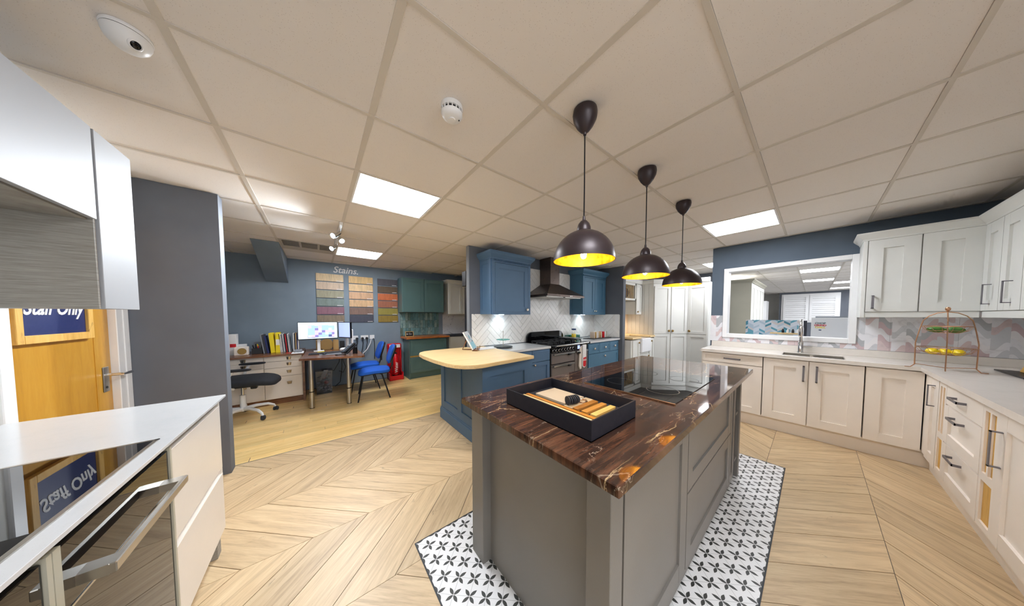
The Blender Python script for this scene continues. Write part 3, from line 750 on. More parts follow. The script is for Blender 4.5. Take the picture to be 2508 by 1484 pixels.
def spotbar():
    t=thing('spotlight_bar','ceiling spotlight bar with three chrome spots over the office','ceiling light',(.22,3.5,CE))
    obj('rail',B(.205,.235,3.2,4.3,CE-.03,CE,b=.003),'pvc',t)
    for k,(y,dx) in enumerate(((3.45,-.6),(3.62,.25),(4.1,-.5))):
        bm=nb(); tube(bm,[(.22,y,CE-.02),(.22,y,CE-.06)],.006,6); tube(bm,[(.22,y,CE-.05),(.22+dx*.05,y-.02,CE-.085)],.018,10); tube(bm,[(.22+dx*.05,y-.02,CE-.085),(.22+dx*.11,y-.05,CE-.11)],[.022,.032],16)
        s=obj('spot_head',bm,'chrome',t,smooth=True)
        p=Vector((.22+dx*.11,y-.05,CE-.11)); dd=(p-Vector((.22+dx*.05,y-.02,CE-.085))).normalized()
        bm=nb(); lathe(bm,[(.001,.002),(.027,.002),(.027,0)],(0,0,0),16); bmesh.ops.transform(bm,matrix=dd.to_track_quat('Z','Y').to_matrix().to_4x4(),verts=bm.verts); bmesh.ops.translate(bm,verts=bm.verts,vec=p); obj('lens',bm,'cool',s)
        ld=bpy.data.lights.new('spot_light','SPOT'); ld.energy=[60,25,50][k]; ld.color=(.86,.93,1); ld.spot_size=1.9; ld.spot_blend=.8; ld.shadow_soft_size=.03
        lo=bpy.data.objects.new('spot_light',ld); COL.objects.link(lo); lo.location=p+dd*.01; lo.rotation_euler=Vector((dd.x,dd.y,dd.z)).to_track_quat('-Z','Y').to_euler()
spotbar()
# ================================================================ RIGHT-HAND SINK KITCHEN
def sink_run():
    XF=4.12; F=FmX(XF)
    names=['stone-painted base unit with a drawer line at the far left end of the sink run','stone-painted sink unit with two handled doors below the tap','stone-painted corner base unit door beside the inner corner']
    ys=[(.365,.945),(-.33,.36),(-.63,-.335)]
    for n,(a,b) in enumerate(ys):
        t=thing('base_cabinet',names[n],'base cabinet',(4.4,(a+b)/2,0))
        obj('carcass',B(XF+.001,4.655,a+.001,b-.001,.15,.862 if n!=1 else .69),'cream',t)
        if n==1: obj('front_rail',B(XF+.001,4.15,a+.001,b-.001,.69,.862),'cream',t)
        if n==0:
            d=shaker(t,F,a,b,.15,.735,'cream',.075); d=shaker(t,F,a,b,.738,.855,'cream',.03,name='drawer'); bow(d,F,.64,.80,.16,False,'pewter',.028)
        elif n==1:
            d=shaker(t,F,.017,.36,.15,.855,'cream',.085); bow(d,F,.05,.72,.17,True)
            d=shaker(t,F,-.33,.013,.15,.855,'cream',.085); bow(d,F,-.04,.725,.17,True)
        else: shaker(t,F,a,b,.15,.855,'cream',.085)
    t=thing('sink_plinth','stone-painted plinth board under the sink run','plinth',(4.17,.1,0)); obj('board',B(4.15,4.17,-.69,.95,0,.15),'cream',t); obj('end_panel',B(4.12,4.64,.947,.96,0,.862),'cream',t)
    # right-hand run, doors facing +Y
    YF=-.65; F=FpY(YF)
    def filler(x0,x1,label):
        t=thing('filler_panel',label,'filler panel',((x0+x1)/2,-.9,0)); m=(x0+x1)/2; w=(x1-x0)
        bm=nb(); e=.028
        for a in ((x0,x0+e,.15,.855),(x1-e,x1,.15,.855),(x0+e,x1-e,.815,.855),(x0+e,x1-e,.15,.185),(x0+e,x1-e,.42,.465),(m-.01,m+.01,.465,.815)): FB(bm,F,*a,0,.02)
        obj('frame',bm,'cream',t)
        obj('pine_board',FB(nb(),F,x0+e-.002,x1-e+.002,.183,.423,.006,.011),'pine',t); 
        obj('pine_board',FB(nb(),F,x0+e-.002,m-.008,.463,.817,.006,.011),'pine',t); obj('pine_board',FB(nb(),F,m+.008,x1-e+.002,.463,.817,.006,.011),'pine',t)
        obj('carcass',B(x0+.001,x1-.001,-1.2,YF-.001,.15,.862),'cream',t)
    t=thing('base_cabinet','narrow stone-painted door unit just right of the inner corner','base cabinet',(3.85,-.9,0))
    obj('carcass',B(3.715,4.09,-1.2,YF-.001,.15,.862),'cream',t); d=shaker(t,F,3.715,3.985,.15,.855,'cream',.08); bow(d,F,3.80,.71,.17,True)
    t=thing('corner_post','stone-painted corner post between the sink run and the right-hand run','filler panel',(4.05,-.64,0)); obj('post',B(3.99,4.117,-.66,-.636,.15,.86),'cream',t)
    filler(3.555,3.712,'pine-backed filler panel left of the three drawers')
    t=thing('drawer_unit','stone-painted unit of three drawers in the right-hand run','drawer unit',(3.25,-.9,0))
    obj('carcass',B(2.945,3.553,-1.2,YF-.001,.15,.862),'cream',t)
    for a,b,m,hz in ((.705,.855,0,.785),(.43,.70,1,.645),(.15,.425,1,.375)):
        if m: d=shaker(t,F,2.945,3.553,a,b,'cream',.07,name='drawer')
        else: d=slab(t,F,2.945,3.553,a,b,'cream')
        bow(d,F,3.27,hz,.17,False)
    filler(2.755,2.943,'pine-backed filler panel right of the three drawers')
    t=thing('base_cabinet','stone-painted door unit with a tall handle at the right edge of the picture','base cabinet',(2.45,-.9,0))
    obj('carcass',B(2.15,2.753,-1.2,YF-.001,.15,.862),'cream',t); d=shaker(t,F,2.15,2.753,.15,.855,'cream',.085); bow(d,F,2.70,.66,.19,True)
    t=thing('run_plinth','stone-painted plinth board under the right-hand run','plinth',(3,-.7,0)); obj('board',B(1.5,4.15,-.70,-.68,0,.15),'cream',t)
    t=thing('base_cabinet','stone-painted base unit beyond the right edge of the picture','base cabinet',(1.8,-.9,0)); obj('carcass',B(1.5,2.148,-1.2,YF-.001,.15,.862),'cream',t); shaker(t,F,1.5,2.148,.15,.855,'cream',.085)
    # quartz worktop with sink cut-out
    bm=nb(); z0,z1=.864,.90; sx0,sx1,sy0,sy1=4.17,4.46,-.22,.22
    for a in ((4.08,sx0,-.605,.965),(sx1,4.66,-.605,.965),(sx0,sx1,sy1,.965),(sx0,sx1,-.605,sy0),(1.5,4.66,-1.21,-.605)): box(bm,*a,z0,z1)
    w=thing('quartz_worktop','L-shaped speckled cream quartz worktop with low upstands','worktop',(4.2,-.3,.864)); obj('top',bm,'quartz',w)
    obj('upstand',B(4.64,4.659,-1.19,.965,.90,.975,b=.002),'quartz',w); obj('upstand',B(1.5,4.64,-1.209,-1.19,.90,.975,b=.002),'quartz',w)
    s=thing('sink','undermounted stainless steel sink below the opening','sink',(4.3,0,.72))
    bm=nb(); q=.004
    for a in ((sx0,sx0+q,sy0,sy1,.70,.896),(sx1-q,sx1,sy0,sy1,.70,.896),(sx0,sx1,sy0,sy0+q,.70,.896),(sx0,sx1,sy1-q,sy1,.70,.896),(sx0,sx1,sy0,sy1,.70,.705),(sx0,sx1,-.012,.012,.70,.88)): box(bm,*a)
    obj('bowl',bm,'steel',s)
    t=thing('kitchen_tap','tall chrome pull-out tap with a side lever behind the sink','tap',(4.53,.09,.9))
    X,Y=4.53,.088
    obj('base',lathe(nb(),[(.027,.9),(.027,.915),(.023,.92),(.023,1.03),(.018,1.035)],(X,Y,0),20),'chrome',t,smooth=True)
    obj('spout',tube(nb(),[(X,Y,1.02),(X,Y,1.2),(X-.01,Y,1.26),(X-.05,Y,1.295),(X-.10,Y,1.295),(X-.14,Y,1.265),(X-.15,Y,1.22)],.014,12),'chrome',t,smooth=True)
    obj('spray_head',lathe(nb(),[(.016,1.23),(.021,1.20),(.021,1.12),(.015,1.10)],(X-.15,Y,0),16),'chrome',t,smooth=True)
    bm=nb(); tube(bm,[(X,Y-.02,.975),(X,Y-.045,.975),(X,Y-.09,.982)],[.014,.012,.007],10); obj('lever',bm,'chrome',t,smooth=True)
    # wall cupboards
    XU=4.34; F=FmX(XU); t=thing('wall_cupboard','pale painted two-door wall cupboard right of the opening','wall cupboard',(4.5,-.6,1.385))
    obj('carcass',B(XU+.001,4.655,-.90,-.30,1.387,2.10),'upper',t)
    obj('end_panel',B(XU-.02,4.655,-.322,-.298,1.332,2.12),'upper',t)
    d=shaker(t,F,-.605,-.325,1.387,2.098,'upper',.085); bow(d,F,-.365,1.485,.13,True)
    shaker(t,F,-.885,-.608,1.387,2.098,'upper',.085)
    obj('pelmet',B(XU-.012,XU+.012,-.88,-.30,1.332,1.386,b=.003),'upper',t)
    t2=thing('wall_cupboard','pale painted wall cupboards on the right-hand wall with two bar handles','wall cupboard',(3.7,-1.05,1.385))
    YU=-.90; F=FpY(YU); obj('carcass',B(2.6,4.655,-1.205,YU-.001,1.387,2.10),'upper',t2)
    for a,b,hx in ((4.02,4.318,4.16),(3.70,4.017,3.83),(3.25,3.697,3.5),(2.6,3.247,2.8)):
        d=shaker(t2,F,a,b,1.387,2.098,'upper',.085); bow(d,F,hx,1.52,.16,True)
    obj('pelmet',B(2.6,4.33,YU-.012,YU+.012,1.332,1.386,b=.003),'upper',t2)
    c=thing('cupboard_cornice','pale moulded cornice along the top of the wall cupboards','cornice',(4.3,-.9,2.1))
    cornice(c,[(2.6,-.88),(4.32,-.88),(4.32,-.298),(4.655,-.298)][::-1],2.098,[(-.02,0),(.004,0),(.008,.015),(.03,.04),(.045,.06),(.045,.075),(-.02,.075)],'upper',name='moulding')
sink_run()
def fruit_stand():
    t=thing('fruit_stand','two-tier copper wire fruit stand on the quartz worktop corner','fruit stand',(4.03,-.70,.9))
    A=Vector((4.02,-.535,0)); Bv=Vector((3.985,-.845,0)); C=(A+Bv)/2; ax=(Bv-A).normalized(); L=(Bv-A).length/2
    def P(u,z,d=0): p=C+ax*u; n=Vector((-ax.y,ax.x,0)); q=p+n*d; return (q.x,q.y,z)
    bm=nb(); pts=[P(-L-.015,.904),P(-L+.012,.904),P(-L+.03,.93),P(-.128,1.12),P(-.115,1.22)]
    for k in range(9):
        a=PI*(1-k/8); pts.append(P(.108*math.cos(a),1.265+.115*math.sin(a)))
    pts+=[P(.115,1.22),P(.128,1.12),P(L-.03,.93),P(L-.012,.904),P(L+.015,.904)]; tube(bm,pts,.0035,6)
    obj('side_hoop',bm,'copper',t,smooth=True)
    n_=1 if True else -1
    bm=nb(); tube(bm,[P(0,1.38),P(0,1.30,-.06),P(0,1.12,-.10),P(0,.93,-.115),P(0,.904,-.12)],.0035,6); obj('back_leg',bm,'copper',t,smooth=True)
    bm=nb(); tube(bm,[P(-L+.03,.935),P(0,.925,-.05),P(L-.03,.935)],.0025,6); obj('brace',bm,'copper',t,smooth=True)
    obj('finial',lathe(nb(),[(.004,1.378),(.006,1.388),(.012,1.394),(.013,1.408),(.008,1.418),(.001,1.42)],P(0,0),16),'copper',t,smooth=True)
    for (z,R,dp) in ((1.262,.108,.055),(1.085,.128,.06)):
        bm=nb(); N_=24
        for rr,zz,w in ((R,z,.003),(R*.82,z-dp*.62,.0018),(R*.5,z-dp*.95,.0018)):
            tube(bm,[P(rr*math.cos(2*PI*k/N_),zz,rr*.85*math.sin(2*PI*k/N_)) for k in range(N_)],w,5,True)
        for k in range(14):
            a=2*PI*k/14; tube(bm,[P(r*math.cos(a),zz,r*.85*math.sin(a)) for r,zz in ((R,z),(R*.82,z-dp*.62),(R*.5,z-dp*.95),(.004,z-dp))],.0014,4)
        obj('basket',bm,'copper',t,smooth=True)
    lem=MT('lemon_skin',(244,214,24),.4); lem.bump(lem.noise(lem.coord(),90,3),.3,.002); avo=MT('green_fruit_skin',(64,120,38),.35); v=avo.coord(); avo.link(avo.ramp(avo.noise(v,9,3),[(.35,(40,92,24)),(.65,(110,160,70))]),'Base Color')
    for k,(u,d,lb) in enumerate(((-.055,-.01,'lemon at the left of the lower copper basket'),(.0,.015,'middle lemon in the lower copper basket'),(.052,-.012,'lemon at the right of the lower copper basket'))):
        f=obj('lemon',sup(nb(),P(u,1.053,d),(.036,.030,.026),1,1,16,10,lambda v:Vector((v.x*(1.18 if abs(v.x)>.033 else 1),v.y,v.z))),lem.m,smooth=True); tag(f,'yellow '+lb,'lemon','lemons in the lower basket')
    for k,(u,d,lb) in enumerate(((-.045,0,'left of the two green fruits in the upper copper basket'),(.035,.0,'right of the two green fruits in the upper copper basket'))):
        f=obj('green_fruit',sup(nb(),P(u,1.234,d),(.030,.042,.024),1,1,16,10),avo.m,smooth=True); tag(f,lb,'fruit','green fruits in the upper basket')
fruit_stand()
t=thing('slate_board','thin black slate board lying flat on the right-hand worktop','serving board',(4.08,-1.03,.9)); obj('slab',B(3.85,4.30,-1.13,-.945,.9005,.912,b=.003),'black',t)
t=thing('letter_sign','tilted wooden block sign with black capital letters at the right edge','sign',(4.1,-1.04,.912))
Fs=lambda u,v,w:(4.22-u,-1.02-v*.30+w*.95,.914+v*.95+w*.3)
obj('board',FB(nb(),Fs,0,.30,0,.155,-.014,0,b=.002),'pine',t)
obj('top_bar',FB(nb(),Fs,-.004,.304,.155,.178,-.02,.004,b=.003),'black',t)
text('lettering','LOO','black',.058,lambda a,b,c:Fs(.10+a,.118+b,c),t,bold=.003); text('lettering','K','paper',.05,lambda a,b,c:Fs(.09+a,.075+b,c),t,bold=.003); text('lettering',"'W",'black',.05,lambda a,b,c:Fs(.07+a,.032+b,c),t,bold=.003)
# ================================================================ NEAR LEFT UNITS
def left_units():
    XF=-.47; F=FpX(XF)
    t=thing('drawer_unit','handleless cashmere two-drawer unit at the end of the white worktop on the left','drawer unit',(-.75,1.8,0))
    obj('carcass',B(-1.05,XF,1.515,2.115,.13,.875),'gloss',t); obj('end_panel',B(-1.05,XF+.018,2.105,2.122,.13,.88),'gloss',t)
    for a,b in ((.13,.455),(.485,.845)): slab(t,F,1.515,2.118,a,b,'gloss',.02)
    obj('rail',B(XF-.02,XF+.002,1.515,2.118,.846,.884),'greycard',t)
    obj('plinth',B(-1.0,-.53,1.516,2.06,.0,.13),'linen',t); obj('leg',B(-.52,-.47,2.05,2.11,0,.13),'linen',t)
    def oven(y0,y1,label):
        t=thing('built_in_oven',label,'oven',(-.75,(y0+y1)/2,.15))
        obj('housing',B(-1.04,XF,y0,y1,.13,.862),'sage',t); obj('door',FB(nb(),F,y0+.022,y1-.015,.16,.70,.002,.022,b=.002),'blackg',t,)
        obj('control_panel',FB(nb(),F,y0+.022,y1-.015,.705,.855,.002,.022,b=.002),'blackg',t)
        obj('side_trim',FB(nb(),F,y0,y0+.02,.13,.862,0,.026),'sage',t); obj('side_trim',FB(nb(),F,y1-.013,y1,.13,.862,0,.026),'sage',t)
        bm=nb(); FB(bm,F,y0+.06,y1-.05,.735,.760,.062,.075,b=.002); FB(bm,F,y1-.09,y1-.05,.735,.76,.02,.064); FB(bm,F,y0+.06,y0+.10,.735,.76,.02,.064); obj('handle',bm,'steel',t)
        obj('glass_edge',FB(nb(),F,y0+.022,y1-.015,.700,.705,.01,.024),'steel',t)
    oven(.985,1.512,'black glass oven with a square bar handle below the white worktop'); oven(.44,.982,'black glass oven at the bottom left corner of the picture')
    w=obj('white_worktop',B(-1.04,-.428,.3,2.135,.888,.90,b=.001),'quartzw'); tag(w,'thin white quartz worktop over the ovens on the left','worktop')
    h=thing('induction_hob','black glass induction hob set into the white worktop on the left','hob',(-.7,1.1,.9))
    obj('glass',B(-.985,-.475,.68,1.495,.9003,.903),'blackg',h); obj('bevel',box(box(nb(),-.475,-.465,.68,1.505,.9003,.9035),-.985,-.465,1.495,1.505,.9003,.9035),'steel',h)
    bm=nb(); tube(bm,[(-.86+.06*math.cos(a),1.2+.06*math.sin(a),.905) for a in [2*PI*k/28 for k in range(28)]],.004,6,True)
    X=-.70; FU=FpX(X)
    t=thing('wall_cupboard','white gloss wall cupboard with a narrow full-height end unit on the left','wall cupboard',(-.88,1.6,1.38))
    obj('carcass',B(-1.075,X-.001,.2,1.83,1.748,2.10),'softwhite',t); slab(t,FU,.2,.98,1.742,2.108,'softwhite',.018,'door'); slab(t,FU,.985,1.836,1.742,2.108,'softwhite',.018,'door')
    obj('underside',B(-1.07,X-.002,.2,1.83,1.738,1.748),'linen',t)
    obj('linen_side',B(-1.075,X+.010,1.832,1.843,1.385,1.745),'linen',t)
    obj('end_unit',B(-1.075,X-.001,1.846,2.095,1.386,2.10),'softwhite',t); slab(t,FU,1.848,2.098,1.383,2.108,'softwhite',.018,'door')
    obj('top_rail',B(-1.07,X-.002,.2,2.095,2.10,2.122),'greycard',t)
left_units()
# ================================================================ BLUE RANGE KITCHEN
def range_kitchen():
    YF=2.53
    # peninsula
    t=thing('peninsula_cabinet','blue panelled peninsula cabinet under the pale oak breakfast top','cabinet',(1.6,2.6,0))
    obj('carcass',B(1.27,1.93,2.07,3.11,.02,.855),'blue',t)
    F=FmX(1.27); shaker(t,F,2.07,3.10,.14,.855,'blue',.1,.018,.014,name='side_panel',gap=0)
    obj('stile',FB(nb(),F,2.52,2.62,.24,.76,.004,.018),'blue',t)
    F=FmY(2.07); shaker(t,F,1.252,1.93,.14,.855,'blue',.12,.018,.014,name='front_panel',gap=0,bead=True)
    bm=nb(); FB(bm,FmX(1.252),2.035,3.11,.0,.13,0,.016,b=.004); FB(bm,FmX(1.252),2.04,3.11,.13,.15,0,.008,b=.003); FB(bm,FmY(2.052),1.236,1.93,.0,.13,0,.016,b=.004); obj('skirting',bm,'blue',t)
    pts=[(1.93,2.01),(1.05,1.975)]
    for k in range(1,10):
        a=PI/2*k/9; pts.append((1.12-.17*math.sin(a)-.0,2.20-.22*math.cos(a)-.0))
    pts=[(1.93,2.02),(1.20,1.955),(1.12,1.97),(1.04,2.02),(.985,2.10),(.955,2.22),(.93,2.5),(.925,2.8),(.94,3.0),(.985,3.11),(1.06,3.18),(1.19,3.21),(1.45,3.21),(1.69,3.20),(1.69,3.12),(1.93,3.12)]
    bm=nb(); prism(bm,pts,.857,.893); bmesh.ops.bevel(bm,geom=[e for e in bm.edges],offset=.004,segments=2,affect='EDGES')
    o=obj('oak_breakfast_top',bm,'oaktop'); tag(o,'pale oak breakfast top with rounded left corners on the blue peninsula','worktop')
    # base units
    F=FmY(YF)
    t=thing('base_cabinet','blue base unit with one drawer and one door left of the range cooker','base cabinet',(2.35,2.8,0))
    obj('carcass',B(1.935,2.735,YF+.001,3.12,.1,.855),'blue',t); obj('plinth',B(1.935,2.735,YF+.05,YF+.07,0,.1),'blue',t)
    d=slab(t,F,2.36,2.73,.68,.85,'blue',.018); obj('drawer_panel',FB(nb(),F,2.40,2.69,.715,.815,.018,.022),'blue',d)
    d=shaker(t,F,2.36,2.73,.11,.675,'blue',.06,.018); knob(d,F,2.40,.64,.018,.018)
    slab(t,F,1.94,2.357,.11,.85,'blue',.018,'panel')
    w=obj('white_worktop',B(1.94,2.745,YF-.03,3.12,.857,.89,b=.002),'quartzw'); tag(w,'white quartz worktop section left of the range cooker','worktop')
    t=thing('base_cabinet','teal-blue base unit of small drawers right of the range cooker','base cabinet',(4.2,2.8,0))
    obj('carcass',B(3.72,4.825,YF+.001,3.12,.1,.855),'blue2',t); obj('plinth',B(3.72,4.825,YF+.05,YF+.07,0,.1),'blue2',t)
    xs=[3.735,4.09,4.46,4.79]
    for a,b in zip(xs,xs[1:]): d=shaker(t,F,a+.004,b-.004,.66,.835,'blue2',.03,.018,.006,name='drawer'); knob(d,F,(a+b)/2,.75,.018,.022)
    d=shaker(t,F,3.739,4.786,.34,.65,'blue2',.05,.018,.008,name='drawer'); knob(d,F,4.26,.585,.018,.022); d=shaker(t,F,3.739,4.786,.11,.335,'blue2',.05,.018,.008,name='drawer'); knob(d,F,4.26,.27,.018,.022)
    w=obj('white_worktop',B(3.705,4.828,YF-.03,3.12,.857,.89,b=.002),'quartzw'); tag(w,'white quartz worktop section right of the range cooker','worktop')
    # wall cupboards
    def wallcup(x0,x1,doors,label,mat,pc=False):
        t=thing('wall_cupboard',label,'wall cupboard',((x0+x1)/2,2.95,1.37)); y=2.83
        obj('carcass',B(x0+.001,x1-.001,y+.001,3.12,1.375,2.15),mat,t)
        F=FmY(y); n=len(doors)-1
        bm=nb()
        frame4(bm,F,x0,x1,1.37,2.145,.044,0,.02)
        obj('face_frame',bm,mat,t)
        for a,b in zip(doors,doors[1:]):
            d=shaker(t,F,a,b,1.412,2.098,mat,.07,.02,.009,gap=.003,bead=True)
        d_=list(doors)
        if n==1: knob(t,F,doors[1]-.03,1.445,.02,.022)
        else: knob(t,F,doors[1]-.03,1.445,.02,.015); knob(t,F,doors[1]+.03,1.445,.02,.015)
        G=FmX(x0); shaker(t,G,2.83,3.12,1.375,2.15,mat,.06,.012,.006,name='side_panel',gap=0)
        obj('light_strip',B(x0+.28,x0+.34,3.0,3.06,1.366,1.374),'cool',t)
        cornice(t,[(x0-.012,3.12),(x0-.012,y-.02),(x1,y-.02),(x1,3.12)],2.145,[(-.02,0),(.006,0),(.008,.016),(.02,.03),(.045,.06),(.052,.075),(.052,.105),(-.02,.105)],mat)
        ld=bpy.data.lights.new('cupboard_light','SPOT'); ld.energy=3.2; ld.color=(.82,.95,1); ld.spot_size=2.7; ld.spot_blend=1; ld.shadow_soft_size=.03
        lo=bpy.data.objects.new('cupboard_light',ld); COL.objects.link(lo); lo.location=(x0+.31,3.03,1.36)
        bm=nb()
        for k in range(int((x1-x0)/.02)): box(bm,x0+.005+k*.02,x0+.014+k*.02,y-.034,y-.02,2.118,2.146)
        obj('dentil_row',bm,mat,t)
        return t
    wallcup(1.885,2.60,(1.93,2.555),'blue single-door wall cupboard with a dentil cornice left of the cooker hood','blue')
    wallcup(3.975,4.78,(4.02,4.378,4.735),'blue two-door wall cupboard right of the cooker hood','blue2')
    # range cooker
    t=thing('range_cooker','grey and black range cooker with chrome rails between the blue units','cooker',(3.225,2.8,0))
    a,b,yf=2.755,3.695,2.53; F=FmY(yf)
    obj('body',B(a,b,yf,3.09,.08,.87),'black',t); obj('kick_panel',B(a+.02,b-.02,yf+.04,yf+.06,0,.08),'black',t)
    gm=paint('slate_enamel',(112,104,100),.25,.02)
    for (u0,u1,v0,v1) in ((a+.005,3.315,.60,.765),(a+.005,3.315,.12,.585),(3.325,b-.005,.12,.765)):
        d=obj('door',FB(nb(),F,u0,u1,v0,v1,.002,.035,b=.006),gm,t)
        bm=nb(); FB(bm,F,u0+.02,u1-.02,v1-.028,v1-.004,.037,.062,b=.004); obj('handle_rail',bm,'chrome',d)
        for hx in ((u0+u1)/2+ (.12 if u0<3 else -.1),): 
            bm=nb(); FB(bm,F,hx-.03,hx+.03,v1-.05,v1-.02,.035,.075,b=.006); obj('handle_mount',bm,'black',d)
    obj('control_panel',FB(nb(),F,a+.002,b-.002,.775,.868,0,.03,b=.003),'blackg',t)
    for k in range(9):
        kx=a+.05+k*.069 if k<8 else b-.06; bm=nb(); n=14; r=.021
        A=[bm.verts.new(F(kx+r*math.cos(2*PI*q/n),.81+r*math.sin(2*PI*q/n),.03)) for q in range(n)]; C=[bm.verts.new(F(kx+r*.85*math.cos(2*PI*q/n),.81+r*.85*math.sin(2*PI*q/n),.052)) for q in range(n)]
        for q in range(n): bm.faces.new((A[q],A[(q+1)%n],C[(q+1)%n],C[q]))
        bm.faces.new(C); FB(bm,F,kx-.004,kx+.004,.795,.829,.052,.062); kb=obj('control_knob',bm,'black',t)
        bm=nb(); tube(bm,[F(kx+.0245*math.cos(2*PI*q/18),.81+.0245*math.sin(2*PI*q/18),.032) for q in range(18)],.003,5,True); obj('knob_ring',bm,'chrome',kb)
    obj('clock_window',FB(nb(),F,3.40,3.46,.79,.85,.030,.033),'screen2',t)
    bm=nb(); tube(bm,[F(a+.05,.885,.07),F(b-.03,.885,.07)],.013,10); obj('towel_rail',bm,'chrome',t,smooth=True)
    for hx in (a+.035,b-.02): obj('rail_bracket',tube(nb(),[F(hx,.875,.0),F(hx,.885,.085)],.019,10),'black',t,smooth=True)
    obj('hotplate',B(a,b,yf-.01,3.06,.87,.895,b=.004),'blackg',t)
    G=lambda u,v,w:(u,3.055+w,v)
    prof=[(a,.89)]+[(a+.002+.0*k,.93) for k in range(1)]
    for k in range(9): q=PI-PI/2*k/8; prof.append((a+.13+.128*math.cos(q),.965+.105*math.sin(q)))
    for k in range(9): q=PI/2-PI/2*k/8; prof.append((b-.13+.128*math.cos(q),.965+.105*math.sin(q)))
    prof+=[(b,.89)]; bm=nb(); prism(bm,prof,0,.035,G); bmesh.ops.bevel(bm,geom=[e for e in bm.edges if e.calc_length()>.05],offset=.004,segments=1,affect='EDGES'); obj('splash_panel',bm,'blackg',t)
    for gx in (a+.16,a+.46,a+.76):
        bm=nb()
        for gy in (2.62,2.73,2.86,2.97): box(bm,gx-.13,gx+.13,gy-.005,gy+.005,.922,.934)
        for dx in (-.12,0,.12): box(bm,gx+dx-.005,gx+dx+.005,2.60,2.99,.916,.928)
        for dx in (-.125,.125):
            for gy in (2.61,2.98): box(bm,gx+dx-.006,gx+dx+.006,gy-.006,gy+.006,.893,.92)
        obj('pan_support',bm,'black',t)
        for gy in (2.68,2.91): obj('burner',lathe(nb(),[(.045,.894),(.045,.906),(.03,.908),(.03,.916),(.001,.918)],(gx,gy,0),18),'dkplastic',t,smooth=True)
    bm=nb(); box(bm,3.46,3.68,2.60,2.98,.945,.953); obj('griddle_plate',bm,'black',t)
    # cooker hood
    h=thing('cooker_hood','dark stainless chimney cooker hood above the range','cooker hood',(3.225,2.87,1.65))
    bm=nb(); q=[(2.765,3.72,2.60,3.12),(3.115,3.345,2.86,3.12)]
    lo=[bm.verts.new((x,y,1.695)) for x,y in ((q[0][0],q[0][2]),(q[0][1],q[0][2]),(q[0][1],q[0][3]),(q[0][0],q[0][3]))]; hi=[bm.verts.new((x,y,1.90)) for x,y in ((q[1][0],q[1][2]),(q[1][1],q[1][2]),(q[1][1],q[1][3]),(q[1][0],q[1][3]))]
    for k in range(4): bm.faces.new((lo[k],lo[(k+1)%4],hi[(k+1)%4],hi[k]))
    bm.faces.new(hi); bm.faces.new(lo[::-1]); obj('canopy',bm,'hood',h)
    obj('rim',B(2.765,3.72,2.60,3.12,1.665,1.697),'hood',h); obj('chimney',B(3.115,3.345,2.86,3.12,1.90,CE),'hood',h)
    obj('filter',B(2.80,3.2,2.65,3.08,1.655,1.666),'steel',h); obj('filter',B(3.25,3.68,2.65,3.08,1.655,1.666),'steel',h)
    bm=nb()
    for k in range(3): lathe(bm,[(.006,-.004),(.006,0),(.001,0)],(3.32+k*.025,2.599,1.681),8,'y')
    obj('button',bm,'chrome',h)
    # items
    o=thing('oven_glove','white and red double oven glove hanging from the cooker rail','oven glove',(3.5,2.44,.6)); F=FmY(2.455)
    bm=nb(); pr=[(3.47,.86)]
    for k in range(9): q=PI+PI*k/8; pr.append((3.515+.045*math.cos(q)-.008,.52+.05*math.sin(q)))
    pr+=[(3.56,.86)]; prism(bm,pr,0,.02,lambda u,v,w:F(u,v,w)); obj('front_mitt',bm,'paper',o)
    bm=nb(); pr=[(3.475,.64)]
    for k in range(9): q=PI+PI*k/8; pr.append((3.514+.039*math.cos(q)-.006,.525+.04*math.sin(q)))
    pr+=[(3.553,.65)]; prism(bm,pr,.02,.024,lambda u,v,w:F(u,v,w)); obj('pocket',bm,'red',o); text('lettering','AGA','paper',.04,lambda a,b,c:F(3.513+a,.60+b,.024+c),o,bold=.001)
    bm=nb(); prism(bm,[(3.425,.80),(3.405,.50),(3.43,.45),(3.46,.45),(3.475,.50),(3.475,.84)],-.03,-.008,lambda u,v,w:F(u,v,w)); obj('rear_mitt',bm,'cream',o)
    c=thing('cake_stand','two-tier grey cake stand on the white worktop beside the oak top','cake stand',(2.08,2.86,.89)); x,y=2.09,2.84
    obj('lower_plate',lathe(nb(),[(.05,.890),(.135,.900),(.14,.908),(.135,.908),(.001,.900)],(x,y,0),32),'dkplastic',c,smooth=True)
    obj('upper_plate',lathe(nb(),[(.04,.995),(.095,1.003),(.10,1.010),(.095,1.010),(.001,1.003)],(x,y,0),32),'glassblue',c,smooth=True)
    obj('stem',lathe(nb(),[(.004,.90),(.004,1.11),(.009,1.115),(.006,1.13),(.001,1.135)],(x,y,0),10),'steel',c,smooth=True)
    # recipe book on a wooden stand
    o=thing('recipe_book','blue and white patterned recipe book leaning on a small wooden stand','book',(1.56,2.80,.893))
    FR=lambda u,v,w:(1.55+.66*u-.37*v+.65*w,2.76+.75*u+.32*v-.57*w,.915+.87*v+.49*w)
    obj('pages',FB(nb(),FR,0,.23,0,.26,-.016,0),'paper',o); obj('cover',FB(nb(),FR,0,.23,0,.26,0,.002),'zig',o)
    obj('cover_block',FB(nb(),FR,.02,.21,.01,.10,.002,.0035),M['lightteal'],o)
    s=thing('book_stand','small dark wooden book easel on the oak breakfast top','stand',(1.56,2.78,.893))
